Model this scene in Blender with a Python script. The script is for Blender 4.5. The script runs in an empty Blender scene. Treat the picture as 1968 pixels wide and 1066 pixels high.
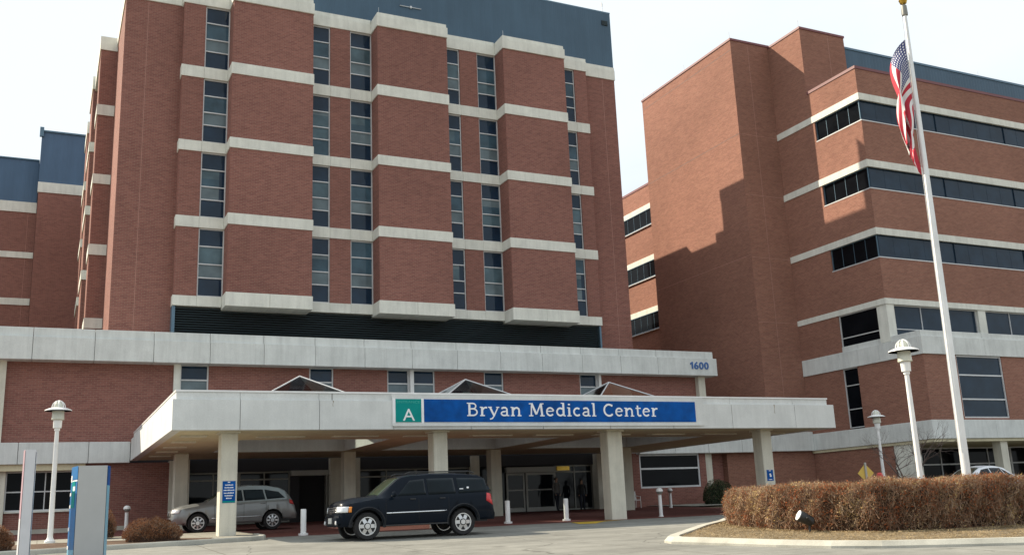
import bpy, bmesh, math, random
import numpy as np
from mathutils import Vector, Matrix

random.seed(7)
rng = np.random.default_rng(7)
scene = bpy.context.scene
col = scene.collection

# ------------------------------------------------------------------ camera
def cam_axes(yaw, pitch, roll):
    fw = np.array([math.sin(yaw)*math.cos(pitch), math.cos(yaw)*math.cos(pitch), math.sin(pitch)])
    r0 = np.array([math.cos(yaw), -math.sin(yaw), 0.0]); u0 = np.cross(r0, fw)
    return (math.cos(roll)*r0+math.sin(roll)*u0, -math.sin(roll)*r0+math.cos(roll)*u0, fw)
CR, CU, CF = cam_axes(0.450357, 0.2329086, -0.0421518)
cam_data = bpy.data.cameras.new('camera'); cam = bpy.data.objects.new('camera', cam_data); col.objects.link(cam)
cam.matrix_world = Matrix(((CR[0], CU[0], -CF[0], 0), (CR[1], CU[1], -CF[1], 0), (CR[2], CU[2], -CF[2], 0), (0, 0, 0, 1)))
cam_data.sensor_width = 36.0; cam_data.lens = 1873.05/1968*36.0
cam_data.clip_start = 0.1; cam_data.clip_end = 6000
scene.camera = cam

# ------------------------------------------------------------------ sky, sun, exposure
SUN = Vector((3.23, -3.40, -3.77)).normalized()          # direction the sunlight travels
world = bpy.data.worlds.new('World'); scene.world = world; world.use_nodes = True
wn = world.node_tree.nodes; wl = world.node_tree.links
for n in list(wn): wn.remove(n)
wo = wn.new('ShaderNodeOutputWorld'); bg = wn.new('ShaderNodeBackground'); bg.inputs['Strength'].default_value = 0.058
sky = wn.new('ShaderNodeTexSky'); sky.sky_type = 'NISHITA'; sky.sun_disc = False
sky.sun_elevation = math.asin(-SUN.z); sky.sun_rotation = math.atan2(-SUN.x, -SUN.y)
sky.altitude = 350; sky.air_density = 1.0; sky.dust_density = 0.6; sky.ozone_density = 1.0
tc = wn.new('ShaderNodeTexCoord'); sep = wn.new('ShaderNodeSeparateXYZ'); wl.new(tc.outputs['Generated'], sep.inputs[0])
def wmath(op, a, b=None, v=None):
    m = wn.new('ShaderNodeMath'); m.operation = op
    wl.new(a, m.inputs[0])
    if b is not None: wl.new(b, m.inputs[1])
    if v is not None: m.inputs[1].default_value = v
    return m.outputs[0]
zz = wmath('ADD', wmath('ABSOLUTE', sep.outputs[2]), v=0.18)
cmb = wn.new('ShaderNodeCombineXYZ'); wl.new(wmath('DIVIDE', sep.outputs[0], zz), cmb.inputs[0]); wl.new(wmath('DIVIDE', sep.outputs[1], zz), cmb.inputs[1])
nz = wn.new('ShaderNodeTexNoise'); nz.inputs['Scale'].default_value = 0.9; nz.inputs['Detail'].default_value = 7; nz.inputs['Roughness'].default_value = 0.55; nz.inputs['Distortion'].default_value = 0.4
wl.new(cmb.outputs[0], nz.inputs['Vector'])
# thin high cloud: whiter towards the sun, broken elsewhere
dot = wn.new('ShaderNodeVectorMath'); dot.operation = 'DOT_PRODUCT'; wl.new(tc.outputs['Generated'], dot.inputs[0]); dot.inputs[1].default_value = (-SUN.x, -SUN.y, -SUN.z)
near = wn.new('ShaderNodeMapRange'); near.inputs['From Min'].default_value = -0.5; near.inputs['From Max'].default_value = 0.75; near.inputs['To Min'].default_value = -0.12; near.inputs['To Max'].default_value = 0.30
wl.new(dot.outputs['Value'], near.inputs['Value'])
add = wn.new('ShaderNodeMath'); add.operation = 'ADD'; wl.new(nz.outputs['Fac'], add.inputs[0]); wl.new(near.outputs[0], add.inputs[1])
ramp = wn.new('ShaderNodeValToRGB'); ramp.color_ramp.elements[0].position = 0.36; ramp.color_ramp.elements[0].color = (0.78,)*3+(1,)
ramp.color_ramp.elements[1].position = 0.66; ramp.color_ramp.elements[1].color = (0.97,)*3+(1,)
wl.new(add.outputs[0], ramp.inputs[0])
mix = wn.new('ShaderNodeMix'); mix.data_type = 'RGBA'
wl.new(ramp.outputs[0], mix.inputs['Factor']); wl.new(sky.outputs[0], mix.inputs['A']); mix.inputs['B'].default_value = (11.2, 12.1, 12.7, 1)
wl.new(mix.outputs['Result'], bg.inputs['Color']); wl.new(bg.outputs[0], wo.inputs['Surface'])

sun_data = bpy.data.lights.new('sun', 'SUN'); sun_data.energy = 5.0; sun_data.angle = math.radians(0.6); sun_data.color = (1.0, 0.88, 0.69)
sun = bpy.data.objects.new('sun', sun_data); col.objects.link(sun); sun.rotation_euler = SUN.to_track_quat('-Z', 'Y').to_euler(); sun.location = (-30, 30, 60)
scene.view_settings.view_transform = 'Standard'; scene.view_settings.look = 'None'
scene.view_settings.exposure = 0.62; scene.view_settings.gamma = 1.0; scene.view_settings.use_curve_mapping = False
scene.cycles.max_bounces = 8; scene.cycles.diffuse_bounces = 4; scene.cycles.glossy_bounces = 4; scene.cycles.transparent_max_bounces = 12

# ------------------------------------------------------------------ materials
MATS = {}
class NT:
    def __init__(s, name):
        s.m = bpy.data.materials.new(name); s.m.use_nodes = True
        s.n = s.m.node_tree.nodes; s.l = s.m.node_tree.links
        s.b = s.n.get('Principled BSDF')
    def node(s, t, **kw):
        n = s.n.new(t)
        for k, v in kw.items():
            if hasattr(n, k): setattr(n, k, v)
            else: n.inputs[k].default_value = v
        return n
    def link(s, a, b): s.l.new(a, b)
    def math(s, op, a, b):
        m = s.n.new('ShaderNodeMath'); m.operation = op
        for i, v in enumerate((a, b)):
            if isinstance(v, (int, float)): m.inputs[i].default_value = v
            else: s.l.new(v, m.inputs[i])
        return m.outputs[0]
    def mixc(s, fac, a, b, mode='MIX'):
        m = s.n.new('ShaderNodeMix'); m.data_type = 'RGBA'; m.blend_type = mode
        for k, v in (('Factor', fac), ('A', a), ('B', b)):
            if isinstance(v, (int, float)): m.inputs[k].default_value = v
            elif isinstance(v, tuple): m.inputs[k].default_value = v if len(v) == 4 else v+(1,)
            else: s.l.new(v, m.inputs[k])
        return m.outputs['Result']
    def ramp(s, fac, *els):
        r = s.n.new('ShaderNodeValToRGB'); e = r.color_ramp.elements
        while len(e) < len(els): e.new(0.5)
        for i, (p, c) in enumerate(els):
            e[i].position = p; e[i].color = (c, c, c, 1) if isinstance(c, (int, float)) else c+(1,)
        s.l.new(fac, r.inputs[0]); return r.outputs[0]
    def noise(s, scale, vec=None, detail=4, rough=0.55, **kw):
        n = s.node('ShaderNodeTexNoise', Scale=scale, Detail=detail, Roughness=rough)
        if vec is not None: s.l.new(vec, n.inputs['Vector'])
        return n.outputs['Fac']
    def pos(s, scale=(1, 1, 1)):
        g = s.n.new('ShaderNodeNewGeometry'); mp = s.n.new('ShaderNodeMapping'); mp.inputs['Scale'].default_value = scale
        s.l.new(g.outputs['Position'], mp.inputs['Vector']); return mp.outputs[0]
    def bump(s, h, strength=0.3, dist=0.02):
        b = s.node('ShaderNodeBump'); b.inputs['Strength'].default_value = strength; b.inputs['Distance'].default_value = dist
        s.l.new(h, b.inputs['Height']); s.l.new(b.outputs[0], s.b.inputs['Normal'])
    def done(s, color=None, rough=None, metal=None, **kw):
        if color is not None:
            if isinstance(color, tuple): s.b.inputs['Base Color'].default_value = color+(1,) if len(color) == 3 else color
            else: s.l.new(color, s.b.inputs['Base Color'])
        if rough is not None:
            if isinstance(rough, (int, float)): s.b.inputs['Roughness'].default_value = rough
            else: s.l.new(rough, s.b.inputs['Roughness'])
        if metal is not None: s.b.inputs['Metallic'].default_value = metal
        for k, v in kw.items(): s.b.inputs[k.replace('_', ' ')].default_value = v
        return s.m

def wall_uv(t):
    """(horizontal, z) wall coordinate that follows the face direction"""
    g = t.n.new('ShaderNodeNewGeometry'); sp = t.n.new('ShaderNodeSeparateXYZ'); sn = t.n.new('ShaderNodeSeparateXYZ')
    t.link(g.outputs['Position'], sp.inputs[0]); t.link(g.outputs['True Normal'], sn.inputs[0])
    f = t.math('GREATER_THAN', t.math('ABSOLUTE', sn.outputs[0], 0), 0.6)
    u = t.math('ADD', t.math('MULTIPLY', sp.outputs[1], f), t.math('MULTIPLY', sp.outputs[0], t.math('SUBTRACT', 1.0, f)))
    c = t.n.new('ShaderNodeCombineXYZ'); t.link(u, c.inputs[0]); t.link(sp.outputs[2], c.inputs[1]); t.link(f, c.inputs[2])
    return c.outputs[0]

def brick_mat(name, c1, c2, mortar):
    t = NT(name); uv = wall_uv(t)
    b = t.node('ShaderNodeTexBrick'); t.link(uv, b.inputs['Vector'])
    b.inputs['Scale'].default_value = 1.0; b.inputs['Brick Width'].default_value = 0.26; b.inputs['Row Height'].default_value = 0.085
    b.inputs['Mortar Size'].default_value = 0.010; b.inputs['Mortar Smooth'].default_value = 0.3; b.inputs['Bias'].default_value = 0.0
    b.inputs['Color1'].default_value = c1+(1,); b.inputs['Color2'].default_value = c2+(1,); b.inputs['Mortar'].default_value = mortar+(1,)
    mp = t.n.new('ShaderNodeMapping'); mp.inputs['Scale'].default_value = (0.5, 2.2, 1); t.link(uv, mp.inputs['Vector'])
    n1 = t.noise(2.4, mp.outputs[0], 5, 0.65); n2 = t.noise(0.13, uv, 4)
    mp3 = t.n.new('ShaderNodeMapping'); mp3.inputs['Scale'].default_value = (1.5, 6.0, 1); t.link(uv, mp3.inputs['Vector'])
    n3 = t.noise(3.6, mp3.outputs[0], 3, 0.7)
    c = t.mixc(1.0, b.outputs['Color'], t.ramp(n1, (0.3, 0.90), (0.7, 1.08)), 'MULTIPLY')
    c = t.mixc(1.0, c, t.ramp(n2, (0.3, 0.87), (0.7, 1.10)), 'MULTIPLY')
    c = t.mixc(1.0, c, t.ramp(n3, (0.3, 0.88), (0.7, 1.11)), 'MULTIPLY')
    t.bump(t.math('SUBTRACT', 1.0, b.outputs['Fac']), 0.5, 0.008)
    return t.done(c, 0.9, Specular_IOR_Level=0.2)
MATS['brick'] = brick_mat('red_brick', (0.285, 0.122, 0.098), (0.215, 0.088, 0.074), (0.30, 0.19, 0.155))
MATS['brick_right'] = brick_mat('orange_brick', (0.312, 0.146, 0.105), (0.248, 0.110, 0.082), (0.31, 0.20, 0.15))

def concrete_mat(name, base, stain=0.75, streak=1.0):
    t = NT(name); uv = wall_uv(t)
    mp = t.n.new('ShaderNodeMapping'); mp.inputs['Scale'].default_value = (3.0, 0.22, 1); t.link(uv, mp.inputs['Vector'])
    n1 = t.noise(1.4, mp.outputs[0], 6, 0.65); n2 = t.noise(1.1, t.pos(), 6, 0.6); n3 = t.noise(28, t.pos(), 3)
    c = t.mixc(1.0, base, t.ramp(n1, (0.30, stain), (0.56, 1.0), (0.8, 1.05)), 'MULTIPLY')
    c = t.mixc(1.0, c, t.ramp(n2, (0.28, 0.88), (0.62, 1.04)), 'MULTIPLY')
    c = t.mixc(1.0, c, t.ramp(n3, (0.3, 0.94), (0.7, 1.05)), 'MULTIPLY')
    t.bump(n3, 0.25, 0.01)
    return t.done(c, 0.85, Specular_IOR_Level=0.25)
MATS['concrete'] = concrete_mat('pale_concrete', (0.73, 0.73, 0.665), 0.88)
MATS['fascia'] = concrete_mat('weathered_fascia_concrete', (0.67, 0.69, 0.67), 0.87)
MATS['canopy'] = concrete_mat('painted_canopy_concrete', (0.68, 0.695, 0.68), 0.94)
MATS['cream'] = concrete_mat('cream_concrete', (0.66, 0.635, 0.54), 0.86)
MATS['soffit'] = concrete_mat('cream_soffit', (0.66, 0.60, 0.42), 0.9)
MATS['well'] = concrete_mat('skylight_well_paint', (0.62, 0.64, 0.63), 0.92)

def flat(name, c, rough=0.5, metal=0.0, var=0.06, **kw):
    t = NT(name); n = t.noise(3.0, t.pos(), 4); n2 = t.noise(0.5, t.pos(), 3)
    cc = t.mixc(1.0, c, t.ramp(n, (0.3, 1-var), (0.7, 1+var)), 'MULTIPLY'); cc = t.mixc(1.0, cc, t.ramp(n2, (0.3, 1-var), (0.7, 1+var)), 'MULTIPLY')
    return t.done(cc, rough, metal, **kw)
MATS['white_paint'] = flat('white_painted_metal', (0.80, 0.80, 0.79), 0.35)
MATS['frame'] = flat('pale_aluminium_frame', (0.60, 0.61, 0.62), 0.4, 0.1)
MATS['frame_dark'] = flat('grey_aluminium_frame', (0.22, 0.22, 0.20), 0.4, 0.3)
MATS['door_metal'] = flat('dull_door_aluminium', (0.33, 0.33, 0.31), 0.45, 0.2)
MATS['joint'] = flat('dark_joint', (0.16, 0.15, 0.14), 0.9)
MATS['mortar_joint'] = flat('sealant_joint', (0.40, 0.22, 0.18), 0.9)
MATS['maroon'] = flat('maroon_coping', (0.17, 0.055, 0.06), 0.5)
MATS['louvre'] = flat('dark_green_louvre', (0.034, 0.058, 0.068), 0.45, 0.2)
MATS['louvre_edge'] = flat('blue_grey_metal', (0.10, 0.17, 0.23), 0.4, 0.3)
MATS['black'] = flat('black_void', (0.008, 0.008, 0.009), 0.8)
MATS['dark_int'] = flat('dim_interior', (0.03, 0.03, 0.035), 0.8)
MATS['roofing'] = flat('grey_roofing', (0.30, 0.30, 0.29), 0.9)
MATS['gold'] = flat('gold_ball', (0.55, 0.36, 0.07), 0.25, 0.9)

def metal_panel(name, c):
    t = NT(name); uv = wall_uv(t)
    w = t.node('ShaderNodeTexWave', wave_type='BANDS', bands_direction='X', Scale=1.05, Distortion=0.0); t.link(uv, w.inputs['Vector'])
    n = t.noise(0.35, uv, 4); mp = t.n.new('ShaderNodeMapping'); mp.inputs['Scale'].default_value = (1.2, 0.1, 1); t.link(uv, mp.inputs['Vector']); n2 = t.noise(1.2, mp.outputs[0], 4)
    cc = t.mixc(1.0, c, t.ramp(n, (0.3, 0.92), (0.7, 1.07)), 'MULTIPLY'); cc = t.mixc(1.0, cc, t.ramp(n2, (0.3, 0.90), (0.7, 1.07)), 'MULTIPLY')
    t.bump(t.ramp(w.outputs['Fac'], (0.0, 0.0), (0.12, 1.0)), 0.35, 0.02)
    return t.done(cc, 0.5, 0.0, Specular_IOR_Level=0.3)
MATS['blue_panel'] = metal_panel('slate_blue_metal_panel', (0.062, 0.112, 0.165))
MATS['blue_panel_far'] = metal_panel('far_blue_metal_panel', (0.072, 0.130, 0.215))

def glass_mat(name, c, rough=0.04, ior=1.36, streak=0.25, spec=0.5):
    t = NT(name); uv = wall_uv(t)
    n = t.noise(0.9, uv, 3); n2 = t.noise(0.35, uv, 2)
    cc = t.mixc(1.0, c, t.ramp(n, (0.3, 1-streak), (0.7, 1+streak)), 'MULTIPLY')
    t.bump(n2, 0.05, 0.05)
    return t.done(cc, rough, 0.0, IOR=ior, Specular_IOR_Level=spec)
MATS['glass_dark'] = glass_mat('dark_navy_glass', (0.013, 0.030, 0.056))
MATS['glass_mid'] = glass_mat('blue_grey_glass', (0.050, 0.095, 0.128), streak=0.35)
MATS['glass_mid2'] = glass_mat('pale_blue_grey_glass', (0.080, 0.130, 0.155), streak=0.35)
MATS['glass_light'] = glass_mat('glass_with_blind', (0.135, 0.180, 0.200), streak=0.25)
MATS['glass_ribbon'] = glass_mat('ribbon_window_glass', (0.014, 0.030, 0.052), ior=1.36, spec=0.4)
MATS['glass_black'] = glass_mat('black_window_glass', (0.006, 0.007, 0.009), ior=1.36, spec=0.12)
MATS['glass_store'] = glass_mat('dim_storefront_glass', (0.008, 0.010, 0.013), ior=1.4, spec=0.25)
def clear_glass(name, tint=(0.75, 0.85, 0.85), mixf=0.55):
    t = NT(name); tr = t.node('ShaderNodeBsdfTransparent'); tr.inputs[0].default_value = tint+(1,)
    gl = t.node('ShaderNodeBsdfGlossy'); gl.inputs['Roughness'].default_value = 0.05; gl.inputs['Color'].default_value = (0.9, 0.95, 1, 1)
    fr = t.node('ShaderNodeFresnel'); fr.inputs[0].default_value = 1.5
    mx = t.node('ShaderNodeMixShader'); t.link(fr.outputs[0], mx.inputs[0]); t.link(tr.outputs[0], mx.inputs[1]); t.link(gl.outputs[0], mx.inputs[2])
    t.link(mx.outputs[0], t.n['Material Output'].inputs['Surface']); return t.m
MATS['skylight_glass'] = clear_glass('tinted_skylight_glass', (0.55, 0.62, 0.62))
MATS['door_glass'] = clear_glass('clear_door_glass', (0.6, 0.66, 0.66))

def ground_mat(name, c, joints=None, stains=0.3, scale=1.0, spots=False):
    t = NT(name); p = t.pos()
    n1 = t.noise(0.35*scale, p, 6, 0.6); n2 = t.noise(2.5*scale, p, 5); n3 = t.noise(40, p, 3)
    c_ = t.mixc(1.0, c, t.ramp(n1, (0.3, 1-stains), (0.7, 1+stains*0.35)), 'MULTIPLY')
    c_ = t.mixc(1.0, c_, t.ramp(n2, (0.3, 1-stains*0.5), (0.7, 1+stains*0.3)), 'MULTIPLY')
    c_ = t.mixc(1.0, c_, t.ramp(n3, (0.3, 0.9), (0.7, 1.08)), 'MULTIPLY')
    # tyre-worn streaks along the drive
    n4 = t.noise(1.0, t.pos((0.12, 1.6, 1)), 5); c_ = t.mixc(1.0, c_, t.ramp(n4, (0.34, 0.86), (0.6, 1.03)), 'MULTIPLY')
    if spots:
        n5 = t.noise(0.9, p, 2, 0.4); c_ = t.mixc(1.0, c_, t.ramp(n5, (0.24, 0.62), (0.33, 1.0)), 'MULTIPLY')
        vo = t.node('ShaderNodeTexVoronoi', feature='DISTANCE_TO_EDGE', Scale=0.16); nd = t.noise(0.8, p, 4)
        mpx = t.n.new('ShaderNodeVectorMath'); mpx.operation = 'ADD'; t.link(p, mpx.inputs[0]); t.link(nd, mpx.inputs[1]); t.link(mpx.outputs[0], vo.inputs['Vector'])
        c_ = t.mixc(1.0, c_, t.ramp(vo.outputs['Distance'], (0.001, 0.5), (0.004, 1.0)), 'MULTIPLY')
    if joints:
        b = t.node('ShaderNodeTexBrick'); t.link(p, b.inputs['Vector']); b.offset = 0.0
        b.inputs['Scale'].default_value = 1.0; b.inputs['Brick Width'].default_value = joints[0]; b.inputs['Row Height'].default_value = joints[1]
        b.inputs['Mortar Size'].default_value = joints[2]; b.inputs['Mortar Smooth'].default_value = 0.2
        c_ = t.mixc(b.outputs['Fac'], c_, (c[0]*0.45, c[1]*0.43, c[2]*0.4))
    t.bump(n3, 0.3, 0.01)
    return t.done(c_, 0.9, Specular_IOR_Level=0.2)
MATS['road'] = ground_mat('worn_concrete_road', (0.250, 0.248, 0.225), (4.2, 4.2, 0.02), 0.28, spots=True)
MATS['walk'] = ground_mat('pale_concrete_walk', (0.31, 0.30, 0.26), (1.6, 1.6, 0.012), 0.2)
MATS['kerb'] = ground_mat('pale_kerb', (0.50, 0.485, 0.42), None, 0.22)
MATS['paver'] = ground_mat('red_brick_paving', (0.20, 0.075, 0.065), (0.22, 0.11, 0.008), 0.3)
MATS['earth'] = ground_mat('winter_grass_earth', (0.20, 0.165, 0.10), None, 0.4)
MATS['mulch'] = ground_mat('straw_mulch', (0.23, 0.18, 0.115), None, 0.45, 3.0)
MATS['mulch_dark'] = ground_mat('brown_mulch', (0.12, 0.075, 0.05), None, 0.45, 3.0)
MATS['yellow_paint'] = ground_mat('worn_yellow_paint', (0.60, 0.40, 0.05), None, 0.3, 2.0)

def leaf_mat(name, cols, trans=0.25):
    t = NT(name); g = t.n.new('ShaderNodeNewGeometry')
    r = t.n.new('ShaderNodeValToRGB'); e = r.color_ramp.elements; r.color_ramp.interpolation = 'LINEAR'
    while len(e) < len(cols): e.new(0.5)
    for i, c in enumerate(cols): e[i].position = i/(len(cols)-1); e[i].color = c+(1,)
    n = t.noise(1.1, t.pos(), 3)
    n9 = t.noise(7.0, t.pos(), 2)
    f = t.math('ADD', t.math('MULTIPLY', g.outputs['Random Per Island'], 0.55), t.math('MULTIPLY', t.math('SUBTRACT', n, 0.5), 1.5))
    f = t.math('ADD', f, t.math('MULTIPLY', t.math('SUBTRACT', n9, 0.5), 0.9)); f = t.math('ADD', f, 0.25); t.link(f, r.inputs[0])
    d = t.node('ShaderNodeBsdfTranslucent'); t.link(r.outputs[0], d.inputs[0])
    t.link(r.outputs[0], t.b.inputs['Base Color']); t.b.inputs['Roughness'].default_value = 0.75; t.b.inputs['Specular IOR Level'].default_value = 0.2
    mx = t.node('ShaderNodeMixShader'); mx.inputs[0].default_value = trans
    t.link(t.b.outputs[0], mx.inputs[1]); t.link(d.outputs[0], mx.inputs[2]); t.link(mx.outputs[0], t.n['Material Output'].inputs['Surface'])
    return t.m
MATS['hedge_leaf'] = leaf_mat('rusty_hedge_leaf', [(0.08, 0.032, 0.018), (0.40, 0.108, 0.034), (0.27, 0.150, 0.080), (0.40, 0.28, 0.17), (0.66, 0.48, 0.19)], 0.35)
MATS['hedge_twig'] = leaf_mat('hedge_twig', [(0.14, 0.08, 0.05), (0.32, 0.20, 0.13), (0.48, 0.36, 0.25)], 0.05)
MATS['straw'] = leaf_mat('dry_straw', [(0.16, 0.11, 0.06), (0.36, 0.27, 0.15), (0.52, 0.40, 0.24)], 0.2)
MATS['shrub_leaf'] = leaf_mat('brown_shrub_leaf', [(0.09, 0.04, 0.022), (0.22, 0.09, 0.04), (0.34, 0.17, 0.08)], 0.3)
MATS['evergreen'] = leaf_mat('evergreen_leaf', [(0.012, 0.022, 0.010), (0.03, 0.05, 0.022), (0.06, 0.085, 0.04)], 0.15)
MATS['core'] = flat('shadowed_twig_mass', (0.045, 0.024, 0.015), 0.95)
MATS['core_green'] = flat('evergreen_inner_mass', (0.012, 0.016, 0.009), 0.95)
MATS['bark'] = flat('grey_brown_bark', (0.11, 0.08, 0.07), 0.9, var=0.2)

# ------------------------------------------------------------------ mesh helpers
BASE = {}
def link(o, parent):
    col.objects.link(o)
    if parent is not None:
        o.parent = parent
    return o
def tag(o, label=None, cat=None, group=None, kind=None):
    if label: o['label'] = label
    if cat: o['category'] = cat
    if group: o['group'] = group
    if kind: o['kind'] = kind
    return o
def thing(name, label, cat, loc=(0, 0, 0), group=None, rotz=0.0):
    o = bpy.data.objects.new(name, None); o.empty_display_size = 0.2
    col.objects.link(o); o.location = loc; o.rotation_euler = (0, 0, rotz); BASE[o.name] = Vector(loc)
    return tag(o, label, cat, group)
def base_of(parent):
    return BASE.get(parent.name, Vector((0, 0, 0))) if parent is not None else Vector((0, 0, 0))
def sharp(me, ang=35):
    me.shade_smooth(); me.set_sharp_from_angle(angle=math.radians(ang))
def mesh(name, V, F, mat, parent=None, smooth=False, origin=None, local=False):
    """one mesh object; V in world coordinates unless local"""
    b = Vector((0, 0, 0)) if local else base_of(parent)
    me = bpy.data.meshes.new(name)
    me.from_pydata([(v[0]-b.x, v[1]-b.y, v[2]-b.z) for v in V], [], F)
    me.materials.append(MATS[mat] if isinstance(mat, str) else mat)
    if smooth: sharp(me, smooth if smooth is not True else 35)
    o = bpy.data.objects.new(name, me); link(o, parent)
    BASE[o.name] = b
    return o
def mesh_np(name, V, F, mat, parent=None, local=False):
    b = Vector((0, 0, 0)) if local else base_of(parent)
    V = np.asarray(V, np.float32)-np.array(b, np.float32); F = np.asarray(F, np.int32); k = F.shape[1]
    me = bpy.data.meshes.new(name); me.vertices.add(len(V)); me.vertices.foreach_set('co', V.ravel())
    me.loops.add(F.size); me.loops.foreach_set('vertex_index', F.ravel())
    me.polygons.add(len(F)); me.polygons.foreach_set('loop_start', np.arange(0, F.size, k, dtype=np.int32))
    me.update(calc_edges=True); me.validate()
    me.materials.append(MATS[mat]); o = bpy.data.objects.new(name, me); link(o, parent); BASE[o.name] = b
    return o
BF = [(0, 3, 2, 1), (4, 5, 6, 7), (0, 1, 5, 4), (1, 2, 6, 5), (2, 3, 7, 6), (3, 0, 4, 7)]
def bverts(x0, x1, y0, y1, z0, z1):
    return [(x0, y0, z0), (x1, y0, z0), (x1, y1, z0), (x0, y1, z0), (x0, y0, z1), (x1, y0, z1), (x1, y1, z1), (x0, y1, z1)]
class MB:
    def __init__(s): s.V = []; s.F = []
    def add(s, V, F):
        n = len(s.V); s.V += [tuple(v) for v in V]; s.F += [tuple(i+n for i in f) for f in F]; return s
    def box(s, *a): return s.add(bverts(*a), BF)
    def tube(s, pts, rad, seg=8, cap=True):
        pts = [Vector(p) for p in pts]; rad = rad if hasattr(rad, '__len__') else [rad]*len(pts)
        n0 = len(s.V); up = None
        for i, p in enumerate(pts):
            d = (pts[min(i+1, len(pts)-1)]-pts[max(i-1, 0)]).normalized()
            if up is None: up = Vector((0, 0, 1)) if abs(d.z) < 0.9 else Vector((1, 0, 0))
            a = d.cross(up).normalized(); bb = d.cross(a).normalized(); up = -bb if False else up
            for k in range(seg):
                t = 2*math.pi*k/seg; q = p+(a*math.cos(t)+bb*math.sin(t))*rad[i]; s.V.append(tuple(q))
        for i in range(len(pts)-1):
            for k in range(seg):
                k2 = (k+1) % seg; a0 = n0+i*seg
                s.F.append((a0+k, a0+k2, a0+seg+k2, a0+seg+k))
        if cap:
            s.F.append(tuple(n0+k for k in range(seg))[::-1]); s.F.append(tuple(n0+(len(pts)-1)*seg+k for k in range(seg)))
        return s
    def lathe(s, c, prof, seg=16, axis='z'):
        closed = prof[0] == prof[-1]
        n0 = len(s.V); c = Vector(c)
        for r, h in prof:
            for k in range(seg):
                t = 2*math.pi*k/seg
                q = (r*math.cos(t), r*math.sin(t), h)
                if axis == 'y': q = (q[0], q[2], q[1])
                elif axis == 'x': q = (q[2], q[0], q[1])
                s.V.append((c.x+q[0], c.y+q[1], c.z+q[2]))
        for i in range(len(prof)-1):
            for k in range(seg):
                k2 = (k+1) % seg; a0 = n0+i*seg
                s.F.append((a0+k, a0+k2, a0+seg+k2, a0+seg+k))
        if not closed:
            s.F.append(tuple(n0+k for k in range(seg))[::-1]); s.F.append(tuple(n0+(len(prof)-1)*seg+k for k in range(seg)))
        return s
    def build(s, name, mat, parent=None, smooth=False, local=False): return mesh(name, s.V, s.F, mat, parent, smooth, local=local)
def box(name, x0, x1, y0, y1, z0, z1, mat, parent=None, bevel=0.0):
    o = mesh(name, bverts(x0, x1, y0, y1, z0, z1), BF, mat, parent)
    if bevel:
        m = o.modifiers.new('bevel', 'BEVEL'); m.width = bevel; m.segments = 1
    return o
def prism(name, poly, z0, z1, mat, parent=None):
    n = len(poly); V = [(x, y, z0) for x, y in poly]+[(x, y, z1) for x, y in poly]
    F = [tuple(range(n))[::-1], tuple(range(n, 2*n))]+[(i, (i+1) % n, n+(i+1) % n, n+i) for i in range(n)]
    return mesh(name, V, F, mat, parent)
def text_mesh(name, body, mat, parent, size, align='CENTER', width=None, bold=0.0, depth=0.012):
    """flat lettering in the x-z plane facing -y, returned with its width scaled to `width`"""
    cu = bpy.data.curves.new(name, 'FONT'); cu.body = body; cu.size = size; cu.align_x = align; cu.extrude = depth; cu.offset = bold; cu.resolution_u = 4
    o = bpy.data.objects.new(name, cu); col.objects.link(o)
    dg = bpy.context.evaluated_depsgraph_get(); me = bpy.data.meshes.new_from_object(o.evaluated_get(dg))
    bpy.data.objects.remove(o); bpy.data.curves.remove(cu)
    co = np.empty(len(me.vertices)*3); me.vertices.foreach_get('co', co); co = co.reshape(-1, 3)
    s = 1.0 if width is None else width/(co[:, 0].max()-co[:, 0].min())
    co = np.stack([co[:, 0]*s, -co[:, 2], co[:, 1]], 1); me.vertices.foreach_set('co', co.ravel().astype(np.float32)); me.update()
    me.materials.clear(); me.materials.append(MATS[mat]); me.name = name
    r = bpy.data.objects.new(name, me); link(r, parent); return r

# ------------------------------------------------------------------ ground levels
def gz(y):
    y = max(-40.0, min(60.0, y))
    return -1.6+0.0315*y if y < 33 else -0.5605+0.024*(y-33)
def sheet(name, poly, mat, dz, kind='structure', step=1.0, parent=None):
    """sheet that follows the slope of the ground"""
    bm = bmesh.new(); vs = [bm.verts.new((x, y, 0)) for x, y in poly]; bm.faces.new(vs)
    for yc in (-40.0, 33.0, 60.0):
        bmesh.ops.bisect_plane(bm, geom=bm.verts[:]+bm.edges[:]+bm.faces[:], plane_co=(0, yc, 0), plane_no=(0, 1, 0))
    for v in bm.verts: v.co.z = gz(v.co.y)+dz
    bmesh.ops.triangulate(bm, faces=bm.faces[:])
    me = bpy.data.meshes.new(name); bm.to_mesh(me); bm.free(); me.materials.append(MATS[mat])
    o = bpy.data.objects.new(name, me); link(o, parent); o['kind'] = kind; return o
sheet('ground', [(-2500, -2500), (2500, -2500), (2500, 2500), (-2500, 2500)], 'earth', -0.02)
sheet('road', [(-60, -14), (90, -14), (90, 38.2), (31.2, 38.2), (31.2, 33.0), (6.5, 33.0), (-60, 24.0)], 'road', 0.0)
sheet('paved_drive', [(6.6, 32.9), (31.5, 32.9), (31.5, 48.5), (-14, 48.5), (-14, 37.4), (6.6, 37.4)], 'paver', 0.004)
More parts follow.
